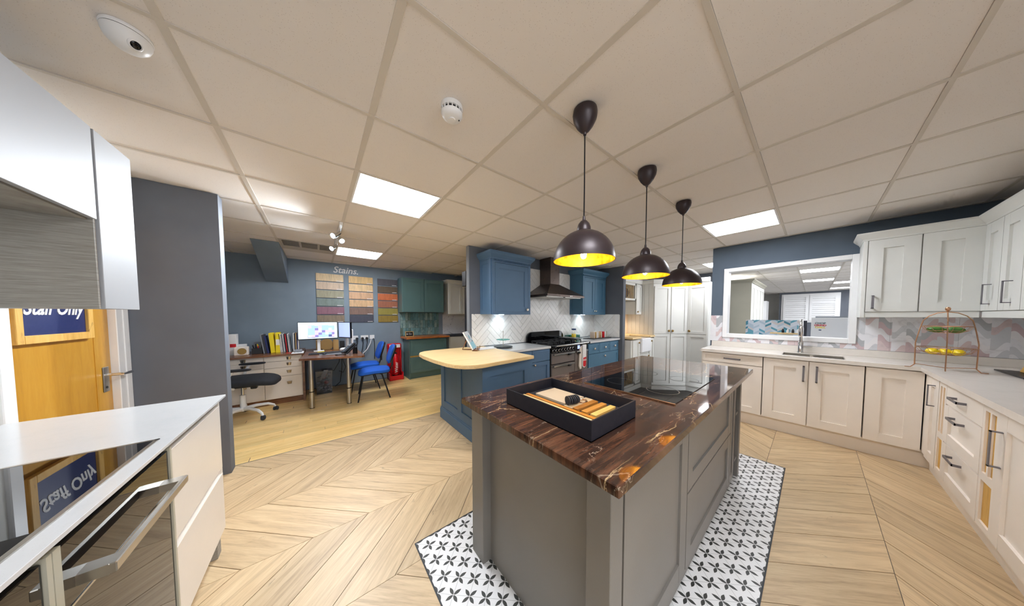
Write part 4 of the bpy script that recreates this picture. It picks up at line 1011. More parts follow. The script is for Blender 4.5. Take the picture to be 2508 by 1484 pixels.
    FQ=lambda u,v,w:(1.55+.66*u+.75*w,2.76+.75*u-.66*w,.894+v); obj('ledge',FB(nb(),FQ,.02,.21,0,.016,-.02,.05),'walnut',s); bm=nb(); tube(bm,[FQ(.115,.008,-.01),FQ(.115,.008,-.17),FQ(.115,.14,-.11)],.008,6); tube(bm,[FQ(.05,.01,.045),FQ(.05,.05,.055)],.006,6); tube(bm,[FQ(.18,.01,.045),FQ(.18,.05,.055)],.006,6); obj('strut',bm,'walnut',s)
    o=obj('magazine',B(1.66,1.93,2.78,2.97,.8935,.903,b=.001),'vein'); tag(o,'flat grey printed magazine on the oak breakfast top','magazine')
    o=thing('storage_jar','clear jar with yellow contents beside the cooker splash panel','jar',(3.78,2.93,.89)); x,y=3.86,2.93
    obj('glass',lathe(nb(),[(.045,.89),(.048,.90),(.048,1.06),(.04,1.075)],(x,y,0),20),'glass',o,smooth=True); obj('contents',lathe(nb(),[(.001,.895),(.042,.895),(.042,1.0),(.001,1.0)],(x,y,0),20),'yellow',o,smooth=True); obj('lid',lathe(nb(),[(.042,1.075),(.044,1.08),(.044,1.10),(.001,1.105)],(x,y,0),20),'glazed_blue',o,smooth=True)
    o=thing('glass_dish','shallow turquoise glass dish behind the cooker','dish',(3.95,2.95,.89)); obj('dish',box(box(box(box(box(nb(),3.80,4.13,2.98,3.10,.891,.897),3.80,4.13,2.98,2.984,.891,.965),3.80,4.13,3.096,3.10,.891,.965),3.80,3.804,2.98,3.10,.891,.965),4.126,4.13,2.98,3.10,.891,.965),'glassblue',o)
    o=obj('black_tray',B(4.14,4.78,2.66,2.92,.891,.903,b=.003),'black'); tag(o,'long thin black tray on the white worktop right of the cooker','tray')
    tn=paint('striped_sample_card',(214,196,178),.6,.1,40,.1)
    for k in range(9):
        m_=[tn,M['kraft'],M['paper'],tn,M['kraft'],tn,M['red'],M['paper'],M['sage']][k]; x=4.24+k*.052+(.015 if k>5 else 0); w_=.018 if k<6 else .04
        b=nb(); FB(b,lambda u,v,w:(x+u,2.72+w,.904+v),0,w_,0,.12,0,.10,b=.001)
        o=obj('sample_card',b,m_); lab=['first','second','third','fourth','fifth','sixth'][k]+' striped door-sample card from the left on the black tray' if k<6 else ['dark red','cream','grey-green'][k-6]+' sample block on the black tray'
        tag(o,lab,'sample card','sample cards on the black tray')
    o=thing('wall_screen','black wall-mounted screen seen edge-on behind the range wall','screen',(2.3,3.3,.9)); obj('panel',B(1.725,2.9,3.28,3.40,1.80,2.02,b=.003),'black',o); obj('stand',B(1.76,2.8,3.25,3.39,.03,1.79),'black',o)
range_kitchen()
# ================================================================ IVORY LARDER ROOM
def larder():
    Z=2.09
    A=(6.05,2.345); Bq=(6.57,1.825); C=(6.57,1.43)
    t=thing('corner_larder','ivory angled corner larder with two tall doors and brass knobs','larder',(6.5,2.3,0))
    bm=nb(); prism(bm,[A,Bq,(7.2,1.825),(7.2,2.94),(6.05,2.94)],.0,Z); obj('carcass',bm,'tall',t)
    r=math.sqrt(.5); L=.735
    FD=lambda u,v,w:(A[0]+u*r-w*r,A[1]-u*r-w*r,v)
    for k in (0,1):
        u0=L/2*k; shaker(t,FD,u0+.012,u0+L/2-.002,.12,.93,'tall',.06,.022,.012); d=shaker(t,FD,u0+.012,u0+L/2-.002,.935,2.03,'tall',.06,.022,.012); knob(d,FD,(L/2-.035) if k==0 else L/2+.045,1.0,.02,.026,'brass')
    F=FmX(6.57); t2=thing('tall_larder','ivory tall larder with one door right of the angled corner larder','larder',(6.9,1.6,0))
    obj('carcass',B(6.571,7.2,C[1],1.823,0,Z),'tall',t2); shaker(t2,F,C[1]+.012,1.812,.12,.93,'tall',.06,.022,.012); d=shaker(t2,F,C[1]+.012,1.812,.935,2.03,'tall',.06,.022,.012); knob(d,F,1.77,1.0,.02,.026,'brass')
    FS=FmX(6.05); t3=thing('grooved_panel','ivory tongue-and-groove side panel left of the corner larder','panel',(6.04,2.7,0))
    for k in range(6): obj('board',FB(nb(),FS,2.35+k*.098,2.35+k*.098+.095,.9,Z,.001,.010,b=.001),'tall',t3)
    c=thing('larder_cornice','ivory cornice along the tops of the larder cupboards','cornice',(6.4,2,Z)); cornice(c,[(5.0,2.60),(6.03,2.60),(6.03,2.345),(6.56,1.815),(6.56,1.42)][::1],Z,[(-.02,0),(.01,0),(.02,.02),(.03,.06),(.03,.09),(-.02,.09)],'tall',name='moulding')
    # sink run under the plate rack
    F=FmY(2.33); t=thing('belfast_sink_unit','ivory base unit with a white butler sink and brass knobs','base cabinet',(5.5,2.6,0))
    obj('carcass',box(box(B(4.95,5.32,2.33,2.94,.1,.84),5.79,6.03,2.33,2.94,.1,.84),5.32,5.79,2.33,2.94,.1,.55),'tall',t); d=shaker(t,F,5.0,5.30,.11,.835,'tall',.05); knob(d,F,5.25,.78,.02,.02,'brass')
    d=shaker(t,F,5.33,5.78,.11,.50,'tall',.05,name='drawer'); knob(d,F,5.72,.46,.02,.02,'brass'); d=shaker(t,F,5.80,6.02,.11,.835,'tall',.05); knob(d,F,5.86,.78,.02,.02,'brass')
    obj('plinth',B(4.95,6.03,2.38,2.40,0,.1),'tall',t)
    s=obj('butler_sink',B(5.33,5.78,2.27,2.75,.56,.86,b=.012),'fire'); tag(s,'white fireclay butler sink in the ivory larder room','sink')
    w=thing('oak_worktop','short oak worktops either side of the white butler sink','worktop',(5.5,2.5,.85)); obj('top',B(4.94,5.325,2.29,2.94,.865,.90,b=.003),'oaktop',w); obj('top',B(5.785,6.04,2.29,2.94,.865,.90,b=.003),'oaktop',w); obj('top',B(5.325,5.785,2.76,2.94,.865,.90),'oaktop',w)
    bp=thing('grooved_wall','cream tongue-and-groove boarding behind the butler sink','wall panelling',(5.5,2.94,.9)); cr=paint('warm_cream_board',(236,214,186),.5,.02)
    for k in range(11): obj('board',FB(nb(),FmY(2.945),4.96+k*.099,4.96+k*.099+.096,.9,1.38,.0,.010,b=.001),cr,bp)
    F=FmY(2.62); t=thing('plate_rack_cupboard','ivory wall cupboard with an open plate rack','wall cupboard',(5.5,2.8,1.38))
    obj('carcass',B(5.75,6.02,2.63,2.93,1.38,Z),'tall',t); d=shaker(t,F,5.755,6.015,1.38,Z-.02,'tall',.055); knob(d,F,5.80,1.44,.02,.02,'brass')
    bm=nb(); box(bm,4.96,5.75,2.61,2.93,1.70,1.74); box(bm,4.96,5.75,2.61,2.93,Z-.05,Z); box(bm,5.71,5.75,2.61,2.93,1.70,Z); box(bm,4.96,4.99,2.61,2.93,1.70,Z); obj('rack_box',bm,'tall',t); obj('rack_back',B(4.99,5.71,2.90,2.93,1.74,Z-.05),'kraft',t)
    bm=nb()
    for k in range(9): tube(bm,[(5.05+k*.075,2.64,1.74),(5.05+k*.075,2.64,Z-.05)],.006,6)
    obj('rack_dowel',bm,'pine',t)
    for k in range(3):
        p=obj('plate',lathe(nb(),[(.001,0),(.07,0),(.12,.012),(.125,.016),(.07,.006),(.001,.006)],(5.34+k*.075,2.78,1.875),24,'x'),'glazed_blue',smooth=True); tag(p,['left','middle','right'][k]+' dark blue patterned plate standing in the open plate rack','plate','plates in the rack')
    tp=obj('bridge_tap',tube(nb(),[(5.42,2.86,.9),(5.42,2.86,1.14),(5.43,2.80,1.19),(5.44,2.73,1.17),(5.44,2.71,1.10)],.011,8),'brass',smooth=True); tag(tp,'aged brass swan-neck tap behind the butler sink','tap')
    ld=bpy.data.lights.new('rack_light','SPOT'); ld.energy=4; ld.color=(1,.78,.52); ld.spot_size=2.4; ld.spot_blend=1; ld.shadow_soft_size=.03; lo=bpy.data.objects.new('rack_light',ld); COL.objects.link(lo); lo.location=(5.78,2.8,1.37)
larder()
# ================================================================ SEEN THROUGH THE OPENING
def beyond():
    t=thing('tall_cupboard_run','row of sage and cream tall shaker cupboards seen through the wall opening','tall cupboards',(9.2,1.3,0))
    obj('end_panel',B(7.98,8.0,.945,1.55,0,2.13),'sage',t); obj('carcass',B(8.0,10.3,.965,1.55,0,2.13),'tall',t); F=FmY(.965)
    for k in range(4): shaker(t,F,8.0+k*.57,8.0+k*.57+.565,.1,2.12,'tall',.1,.02,.012)
    cornice(t,[(7.98,1.55),(7.98,.945),(10.3,.945)],2.13,CPROF,'sage')
    t=thing('display_counter','white display counter with a pale worktop just beyond the wall opening','counter',(5.9,.2,0)); obj('body',B(5.55,6.25,-.75,.78,0,.86),'tall',t); obj('top',B(5.5,6.3,-.8,.82,.862,.90),'quartzw',t)
    p=obj('zigzag_panel',B(6.26,6.29,.14,.80,.9005,1.27),'zig'); tag(p,'blue and white zigzag tile panel standing on the counter beyond the opening','tile panel')
    tr=obj('round_board',B(5.95,6.1,.10,.46,1.045,1.065),'oaktop'); tag(tr,'pale board holding small bottles beyond the opening','board')
    st=obj('board_stand',B(5.97,6.08,.2,.36,.9005,1.045),'tall'); tag(st,'small white block under the bottle board beyond the opening','stand')
    nm=['nearest the tap','second from the tap','third from the tap','farthest from the tap']
    for k in range(4):
        y=.15+k*.055; b=obj('small_bottle',lathe(nb(),[(.016,1.0655),(.016,1.105),(.008,1.115),(.008,1.13),(.001,1.13)],(6.02,y,0),12),['paper','black','paper','blackg'][k],smooth=True); tag(b,'small bottle %s on the board beyond the opening'%nm[k],'bottle','bottles beyond the opening')
    b=thing('appliance_box','large white card box lettered CHOP GRIND CHILL beyond the opening','box',(5.8,-.18,.9)); obj('carton',B(5.72,5.98,-.38,.02,.9005,1.315,b=.002),'paper',b); F=lambda u,v,w:(5.72-w,-.065-u,v)
    for s,z,m in (('CHOP',1.235,'green'),('GRIND',1.205,'red'),('CHILL',1.175,'yellow')): text('lettering',s,m,.036,lambda a,c,d:F(a,z+c,d),b,bold=.001)
    obj('logo_patch',FB(nb(),F,-.012,.012,1.13,1.142,0,.002),'navy',b)
    b=obj('brochure_stack',B(5.78,5.92,.06,.12,.9005,1.27),'darkcard'); tag(b,'dark upright brochures between the tap and the white box','brochures')
    b=obj('display_board',B(6.6,6.63,-.55,-.02,.0,1.335),'greycard'); tag(b,'grey board standing behind the white box','board')
    # shuttered window on the far wall
    F=FmX(16.25); w=struct('window_2',FB(nb(),F,-.66,.93,1.05,2.27,.0,.03),'white')
    for a,b_ in ((-.60,.12),(.16,.87)):
        fr=nb()
        frame4(fr,F,a,b_,1.12,2.2,.07,.03,.07); FB(fr,F,a+.07,b_-.07,1.84,1.90,.03,.07)
        f_=obj('shutter_frame',fr,'white',w)
        for k in range(7): FB(fr:=nb(),lambda u,v,c:F(u,v+c*.5,c),a+.07,b_-.07,1.235+k*.085,1.285+k*.085,.035,.06); obj('louvre',fr,'white',f_)
        for k in range(2): FB(fr:=nb(),lambda u,v,c:F(u,v+c*.5,c),a+.07,b_-.07,1.93+k*.09,1.98+k*.09,.035,.06); obj('louvre',fr,'white',f_)
    p=obj('white_cupboard',B(14.5,15.3,1.25,2.9,0,1.95),'white'); tag(p,'white cupboard block far beyond the opening left of the shutters','cupboard')
    p=obj('dark_red_door',B(15.9,15.95,1.42,1.8,0,1.75),'butcher'); p['kind']='structure'; p.name='door_2'
beyond()
# ================================================================ OFFICE
def office():
    # stain sample boards
    cols=[[(214,190,150),(204,182,158),(156,152,128),(120,134,130),(140,98,112),(134,118,98)],[(214,178,118),(222,190,142),(206,166,130),(208,172,130),(126,100,88),(68,70,84)],[(82,82,90),(98,80,62),(196,106,62),(160,100,76),(146,134,62),(142,118,50)]]
    nm=[['pale oak','pinkish oak','sage grey','blue-grey','plum','driftwood brown'],['honey','light maple','pink-toned oak','sand','mushroom brown','charcoal'],['slate grey','dark walnut','orange','terracotta','olive','ochre']]
    xs=[(-.01,.405),(.49,.905),(.99,1.375)]; F=FmY(5.8)
    for c in range(3):
        for r in range(6):
            z1=[2.145,2.14,2.135][c]-r*.1555; col=cols[c][r]
            m=wood('stain_%s'%nm[c][r].replace(' ','_').replace('-','_'),[tuple(v*.82 for v in col),col,tuple(min(255,v*1.1) for v in col)],.5,2.2,7,2,.01,True)
            t=thing('stain_sample_board',['left','middle','right'][c]+'-hand column of stain boards, %s board, %s from the top'%(nm[c][r],['topmost','second','third','fourth','fifth','lowest'][r]),'sample board',((xs[c][0]+xs[c][1])/2,5.79,z1-.14),group='stain sample boards on the office wall')
            obj('board',FB(nb(),F,xs[c][0],xs[c][1],z1-.138,z1,.001,.018,b=.001),m,t); obj('name_strip',FB(nb(),F,xs[c][1]-.11,xs[c][1]-.02,z1-.130,z1-.120,.018,.0185),'paper',t)
    t=text('wall_lettering','Stains.','paper',.17,lambda a,b,c:F(.45+a,2.235+b,c),None,shear=.25,sx=.95,bold=.002); tag(t,'white italic Stains lettering high on the office wall','lettering')
    # drawers
    YF=5.13; F=FmY(YF); top=.775
    t=thing('drawer_run','cream office drawers with chrome cup handles under a walnut top','drawer unit',(-.78,5.4,0))
    obj('carcass',B(-1.4,-.215,YF+.001,5.79,.09,.745),'cream',t); obj('end_panel',B(-.215,-.185,YF-.03,5.79,0,.747),'walnut',t); obj('plinth',B(-1.4,-.215,YF+.03,YF+.05,0,.09),'walnut',t)
    def cup(d,x,z):
        bm=nb()
        for k in range(9): pass
        n=10; A=[];C=[]
        for k in range(n+1):
            a=PI*k/n; A.append(bm.verts.new(F(x+.032*math.cos(a)*-1,z+.022,.018+.022*math.sin(a)))); C.append(bm.verts.new(F(x+.024*math.cos(a)*-1,z-.022,.018+.012*math.sin(a))))
        for k in range(n): bm.faces.new((A[k],A[k+1],C[k+1],C[k]))
        bm.faces.new(A); obj('handle',bm,'knob',d)
    for (x0,x1,zs,hx) in ((-1.38,-.645,[(.665,.742),(.57,.662),(.43,.567),(.095,.427)],-.85),(-.64,-.218,[(.665,.742),(.565,.662),(.43,.562),(.095,.427)],-.37)):
        for i,(a,b) in enumerate(zs): d=slab(t,F,x0,x1,a,b,'cream',.018); cup(d,hx,(a+b)/2+(.0 if i<3 else .06))
    o=obj('walnut_counter',B(-1.4,-.19,5.05,5.79,.748,top,b=.002),'walnut'); tag(o,'long walnut worktop over the office drawers','worktop')
    # desk
    t=thing('office_desk','walnut-topped desk on round steel legs jutting from the office wall','desk',(.13,5.0,0))
    bm=nb(); prism(bm,[(-.225,4.52),(.50,4.30),(.545,4.34),(.53,5.79),(-.18,5.79),(-.18,5.04)],.722,.75); obj('desktop',bm,'walnut',t)
    for (x,y) in ((-.10,4.60),(.345,4.50)):
        l=obj('leg',lathe(nb(),[(.03,.006),(.03,.24),(.026,.243),(.026,.715),(.035,.718),(.035,.722)],(x,y,0),24),'steel',t,smooth=True)
        obj('collar',lathe(nb(),[(.0305,.236),(.0305,.245),(.027,.248)],(x,y,0),24),'black',l); obj('foot',lathe(nb(),[(.031,0),(.031,.008)],(x,y,0),24),'black',l)
    T=.7505
    # monitors
    def monitor(cx,cy,rz,w,h,zb,mat,label):
        t=thing('monitor',label,'monitor',(cx,cy,T),rz)
        obj('housing',B(-w/2,w/2,-.012,.02,zb,zb+h,b=.003),'black',t,local=True)
        bm=B(-w/2+.008,w/2-.008,-.0135,-.0125,-.0+.016,h-.008); s=obj('screen',bm,mat,t,local=True); s.location=(0,0,zb)
        obj('neck',B(-.02,.02,.02,.045,.01,zb+h*.5),'pvc',t,local=True); obj('foot',B(-.07,.07,-.05,.07,0,.012,b=.003),'pvc',t,local=True)
    monitor(0,5.30,.02,.53,.295,.205,'screen','wide monitor showing a kitchen drawing on the walnut desk'); monitor(.37,5.26,-1.05,.30,.28,.21,'screen2','narrow angled monitor at the right of the desk')
    def small(name,b,mat,label,cat,**k): o=obj(name,b,mat,**k); tag(o,label,cat); return o
    t=thing('keyboard','black computer keyboard below the wide monitor','keyboard',(.10,4.93,T)); obj('tray',B(-.13,.31,4.85,5.0,T,T+.012,b=.002),'black',t)
    bm=nb()
    for r in range(5):
        for c in range(20): box(bm,-.123+c*.0212,-.123+c*.0212+.018,4.856+r*.028,4.856+r*.028+.023,T+.012,T+.018)
    obj('keys',bm,'dkplastic',t)
    small('computer_mouse',sup(nb(),(.06,4.80,T+.013),(.03,.045,.016),n=16,m=8),'black','black computer mouse in front of the keyboard','mouse',smooth=True)
    small('mouse_mat',B(.0,.28,4.72,4.84,T,T+.002),'greycard','grey mat under the mouse on the desk','mat')
    t=thing('desk_phone','dark grey desk telephone propped up at an angle on the desk corner','telephone',(.36,4.62,T),.35)
    R=Matrix.Rotation(-.72,4,'Y')
    bm=B(-.10,.10,-.09,.09,0,.03,b=.008); bmesh.ops.transform(bm,matrix=Matrix.Translation((.02,0,.075))@R,verts=bm.verts); obj('body',bm,'dkplastic',t,local=True)
    bm=B(-.105,.105,-.085,-.035,.03,.055,b=.012); bmesh.ops.transform(bm,matrix=Matrix.Translation((.02,0,.075))@R,verts=bm.verts); obj('handset',bm,'black',t,local=True)
    bm=nb()
    for i in range(4):
        for j in range(3): box(bm,-.07+i*.024,-.055+i*.024,-.01+j*.024,.006+j*.024,.03,.034)
    box(bm,.04,.085,-.015,.07,.03,.033); bmesh.ops.transform(bm,matrix=Matrix.Translation((.02,0,.075))@R,verts=bm.verts); obj('keypad',bm,'greycard',t,local=True)
    bm=nb(); box(bm,.09,.105,-.06,.06,0,.10); tube(bm,[(-.05,-.03,.006),(-.16,-.02,.006),(-.17,.03,.006),(-.06,.02,.006)],.006,6); obj('stand',bm,'black',t,local=True)
    small('desk_fan_base',sup(nb(),(.34,5.06,T+.03),(.07,.05,.03),.8,.8,16,8),'pvc','white rounded gadget behind the phone on the desk','desk gadget',smooth=True)
    t=thing('router','upright slim white router at the right end of the desk','router',(.47,5.3,T)); obj('case',B(.455,.485,5.2,5.36,T,T+.36,b=.005),'pvc',t); obj('base',B(.43,.51,5.22,5.34,T,T+.012),'pvc',t)
    small('kraft_box',B(-.04,.03,5.46,5.60,T,T+.17),'kraft','brown card box behind the monitor neck','box'); small('kraft_tube',B(.20,.28,5.42,5.5,T,T+.17),'kraft','tan card box between the two monitors','box')
    small('desk_clock',lathe(nb(),[(.001,-.03),(.10,-.03),(.10,.03),(.001,.03)],(.11,5.55,T+.085),24,'y'),'kraft','round cream clock-like disc behind the monitor','desk clock')
    small('pc_speaker',B(.30,.37,5.45,5.55,T,T+.14,b=.004),'black','small black speaker behind the side monitor','speaker')
    small('yellow_note',B(-.02,.07,5.10,5.16,T,T+.008),'yellow','yellow sticky note block under the wide monitor','sticky notes')
    t=thing('stapler','grey adding machine on papers at the left of the desk','adding machine',(-.22,5.2,T+.03)); obj('papers',B(-.33,-.19,4.98,5.25,top+.0005,top+.006),'paper',t); obj('body',B(-.30,-.21,5.1,5.2,top+.0065,top+.045,b=.006),'greycard',t)
    # counter items
    c=top+.0005
    for k,(x0,x1,y,z1,lb) in enumerate(((-1.115,-1.0,5.16,.30,'tall white printed carton at the left end of the walnut worktop'),(-1.055,-.94,5.33,.31,'second white carton standing behind the first on the walnut worktop'))):
        t=thing('white_carton',lb,'carton',((x0+x1)/2,y,c)); obj('carton',B(x0,x1,y,y+.12,c,c+z1,b=.002),'paper',t)
        if k==0: obj('print_band',B(x0+.02,x1-.005,y-.001,y,c+.15,c+.19),'greycard',t)
        else: obj('print_band',B(x0+.05,x1-.005,y-.001,y,c+.12,c+.17),'red',t)
    t=thing('mantel_radio','small cream radio with a round gold dial on the walnut worktop','radio',(-.88,5.3,c)); obj('case',B(-.955,-.815,5.24,5.34,c,c+.125,b=.008),'cream',t)
    obj('dial',lathe(nb(),[(.001,-.006),(.046,-.006),(.046,0)],(-.875,5.24,c+.062),28,'y'),'brass',t,smooth=True)
    small('card_packet',B(-.95,-.85,5.40,5.43,c,c+.155),'paper','white card packet behind the radio','card packet')
    t=thing('pen_pot','black mesh desk tidy full of bright pens and highlighters','desk tidy',(-.73,5.35,c)); obj('pot',B(-.79,-.675,5.30,5.40,c,c+.09,b=.003),'black',t)
    for k,(x,m_,hh) in enumerate(((-.765,'black',.14),(-.745,'black',.155),(-.73,'red',.12),(-.715,'yellow',.15),(-.70,'green',.11),(-.69,'black',.13))): 
        obj('pen',tube(nb(),[(x,5.33,c+.05),(x+.012*(k%3-1),5.32,c+hh)],.007,6),m_,t)
    small('photo_frame',B(-.79,-.66,5.50,5.52,c,c+.17),'greycard','pale backing frame behind the pen tidy','frame')
    def book(x,w,h,tilt,mat,label,y0=5.30,d=.21):
        bm=B(-w/2,w/2,0,d,0,h,b=.001); bmesh.ops.rotate(bm,cent=(0,0,0),matrix=Matrix.Rotation(tilt,3,'Y'),verts=bm.verts)
        mz=min(v.co.z for v in bm.verts); bmesh.ops.translate(bm,verts=bm.verts,vec=(x,y0,c-mz)); o=obj('binder' if w>.03 else 'brochure',bm,mat); tag(o,label,'binder' if w>.03 else 'brochure','files and brochures on the walnut worktop')
    book(-.655,.014,.30,-.12,'greycard','grey brochure, leftmost in the leaning row'); book(-.635,.022,.29,-.12,'darkcard','charcoal brochure, second in the leaning row'); book(-.61,.022,.27,-.13,'navy','navy brochure just left of the yellow binders')
    book(-.557,.05,.31,-.07,'yellow','left yellow lever-arch binder on the walnut worktop'); book(-.503,.05,.315,.0,'yellow','right yellow lever-arch binder with a white spine label',5.30)
    small('spine_label',B(-.523,-.483,5.297,5.2995,c+.12,c+.21),'paper','white spine label on the right yellow binder','label')
    cc=['paper','cream','greycard','paper','darkcard','red','darkcard','paper','greycard']; wd_=['first','second','third','fourth','fifth','sixth','seventh','eighth','last']
    for k,m_ in enumerate(cc): book(-.468+k*.0142,.010,.295-.004*(k%3),-.07,m_,'%s thin brochure right of the yellow binders'%wd_[k])
    cc=['paper','darkcard','kraft','navy','paper']
    for k,m_ in enumerate(cc): book(-.318+k*.014,.011,.30-.006*(k%2),0,m_,'%s upright brochure beside the monitor'%wd_[k])
    small('red_card',B(-.40,-.34,5.12,5.17,c,c+.004),'red','small red card on the walnut worktop','card')
    # sockets, plugs and cables
    F=FmY(5.8)
    lab=['double wall socket nearest the desk','middle double wall socket with two black plugs','single white socket at the right above the blue chairs']
    for k,(a,b_,pl) in enumerate(((.49,.62,(.60,)),(.665,.80,(.695,.77)),(.825,.91,()))):
        t=thing('wall_socket',lab[k],'wall socket',((a+b_)/2,5.79,.87)); obj('plate',FB(nb(),F,a,b_,.875,.955,.0,.012,b=.003),'pvc',t)
        for p in pl: 
            bm=nb(); lathe(bm,[(.022,-.042),(.025,-.012),(.025,0)],(p,5.788,.895),16,'y'); obj('plug',bm,'black',t,smooth=True)
    for k,(pts,lb,m_) in enumerate((([(.60,5.75,.88),(.60,5.74,.80),(.585,5.76,.70),(.56,5.77,.6)],'black cable hanging from the plug nearest the desk','cable'),([(.695,5.75,.88),(.70,5.74,.8),(.69,5.75,.7),(.66,5.77,.58)],'black cable hanging from the middle plug','cable'),([(.77,5.75,.88),(.77,5.74,.8),(.75,5.75,.68),(.70,5.74,.55)],'black cable hanging from the right plug','cable'),([(.85,5.77,.88),(.83,5.75,.8),(.77,5.73,.68),(.66,5.72,.56),(.56,5.72,.52)],'pale twisted cable running down to the desk','pvc'),([(.89,5.78,.89),(.905,5.77,.8),(.905,5.77,.6),(.90,5.78,.45)],'thin dark cable from the single socket','cable'))):
        o=obj('power_cable',tube(nb(),pts,.006 if k!=3 else .008,6),m_,smooth=True); tag(o,lb,'cable','cables below the sockets')
    for k,pts in enumerate(([(.32,5.6,.72),(.28,5.5,.5),(.2,5.5,.35),(.12,5.62,.38)],[(.32,5.6,.72),(.35,5.55,.5),(.38,5.5,.4),(.34,5.5,.3),(.28,5.55,.33)],[(.33,5.62,.72),(.33,5.6,.4),(.3,5.65,.1),(.22,5.7,.012)],[(.38,5.62,.72),(.46,5.55,.55),(.44,5.5,.42),(.5,5.6,.4)])):
        o=obj('under_desk_cable',tube(nb(),pts,.005,6),'cable',smooth=True); tag(o,'loose black cable hanging under the desk, %s from the bin'%['first','second','third','fourth'][k],'cable','cables under the desk')
    # bin
    t=thing('waste_bin','clear-sided dark bin full of crumpled paper under the desk','bin',(.06,5.42,0)); 
    bm=nb(); b0=[(-.05,5.32),(.16,5.32),(.16,5.54),(-.05,5.54)]; 
    lo=[bm.verts.new((x,y,.002)) for x,y in b0]; hi=[bm.verts.new((.055+(x-.055)*1.12,5.43+(y-5.43)*1.12,.40)) for x,y in b0]
    for k in range(4): bm.faces.new((lo[k],lo[(k+1)%4],hi[(k+1)%4],hi[k]))
    bm.faces.new(lo); obj('wall',bm,glass('smoked_bin_plastic',(150,150,160),.05),t)
    random.seed(5)
    for k in range(26):
        p=(random.uniform(-.02,.13),random.uniform(5.35,5.50),.03+.30*k/26); r=random.uniform(.022,.036)
        ph=random.uniform(0,6); b=sup(nb(),p,(r,r*.9,r*.8),1,1,8,6,lambda v:v*(1+.25*math.sin(v.x*180+ph)*math.cos(v.y*150+ph))); obj('crumpled_paper',b,['paper','greycard','paper','greycard','red'][k%5 if k>12 else k%2],t)
    bm=nb(); FB(bm,lambda u,v,w:(.0+u+v*.4,5.33+w,.27+v-u*.1),0,.06,0,.14,0,.012); obj('cardboard_sheet',bm,'paper',t)
    # blue chairs
    def chair(loc,rz,label):
        t=thing('office_chair',label,'chair',loc,rz,'blue fabric visitor chairs')
        def dome(v): v.z+=-.035*(v.x/.23)**2*(1 if v.x>0 else .25)-.01*(v.y/.22)**2; return v
        obj('seat',sup(nb(),(0,0,.455),(.235,.225,.036),.5,.45,28,10,dome),'bluefab',t,smooth=True,local=True)
        obj('seat_pan',sup(nb(),(0,0,.428),(.215,.205,.018),.4,.4,24,6,dome),'black',t,smooth=True,local=True)
        def cur(v): v.x+=-.25*v.z*.9+.25*v.y**2-.35*v.z**2*0; return v
        # backrest: thin in x, curved; x negative is the rear
        obj('backrest',sup(nb(),(-.262,0,.70),(.028,.23,.155),.55,.6,28,12,lambda v:Vector((v.x+.45*v.y**2-.3*v.z,v.y,v.z))),'bluefab',t,smooth=True,local=True)
        obj('back_shell',sup(nb(),(-.284,0,.70),(.024,.222,.148),.55,.6,28,12,lambda v:Vector((v.x+.45*v.y**2-.3*v.z,v.y,v.z))),'black',t,smooth=True,local=True)
        bm=nb(); tube(bm,[(-.16,0,.41),(-.235,0,.425),(-.262,0,.50),(-.278,0,.62)],[.012]*4,8); FB(bm,lambda u,v,w:(u,v,w),-.286,-.262,-.04,.04,.50,.60); obj('back_bracket',bm,'black',t,local=True)
        for sy in (-1,1):
            obj('leg',tube(nb(),[(.10,sy*.17,.415),(.16,sy*.20,.40),(.235,sy*.255,.004)],.0105,8),'black',t,smooth=True,local=True)
            obj('leg',tube(nb(),[(-.05,sy*.17,.415),(-.10,sy*.20,.40),(-.21,sy*.245,.004)],.0105,8),'black',t,smooth=True,local=True)
            obj('seat_rail',tube(nb(),[(.11,sy*.17,.412),(-.06,sy*.17,.412)],.0105,8),'black',t,smooth=True,local=True)
        return t
    a=math.radians(173); ch=chair((.715,4.64,0),a,'nearer blue fabric visitor chair with black legs beside the desk')
    d=dup(ch,(.66,5.28,0),math.radians(178),'farther blue fabric visitor chair, beside the wall under the sockets'); d['group']='blue fabric visitor chairs'
    # swivel chair
    t=thing('swivel_chair','black mesh swivel chair on a white five-star base half hidden by the grey column','chair',(-.80,4.72,0),-.12)
    obj('seat',sup(nb(),(.06,0,.505),(.30,.25,.05),.5,.5,32,12,lambda v:Vector((v.x,v.y,v.z-.06*max(0,v.x/.3)**3-.02*(v.y/.25)**2+.012))),'leather',t,smooth=True,local=True)
    obj('mechanism',B(-.09,.13,-.07,.07,.415,.455,b=.008),'black',t,local=True); obj('tilt_knob',B(.10,.16,-.10,-.04,.395,.45,b=.008),'black',t,local=True)
    obj('gas_lift',lathe(nb(),[(.014,.30),(.014,.42)],(0,0,0),16),'chrome',t,smooth=True,local=True); obj('column',lathe(nb(),[(.036,.10),(.030,.16),(.029,.31),(.02,.312)],(0,0,0),20),'pvc',t,smooth=True,local=True)
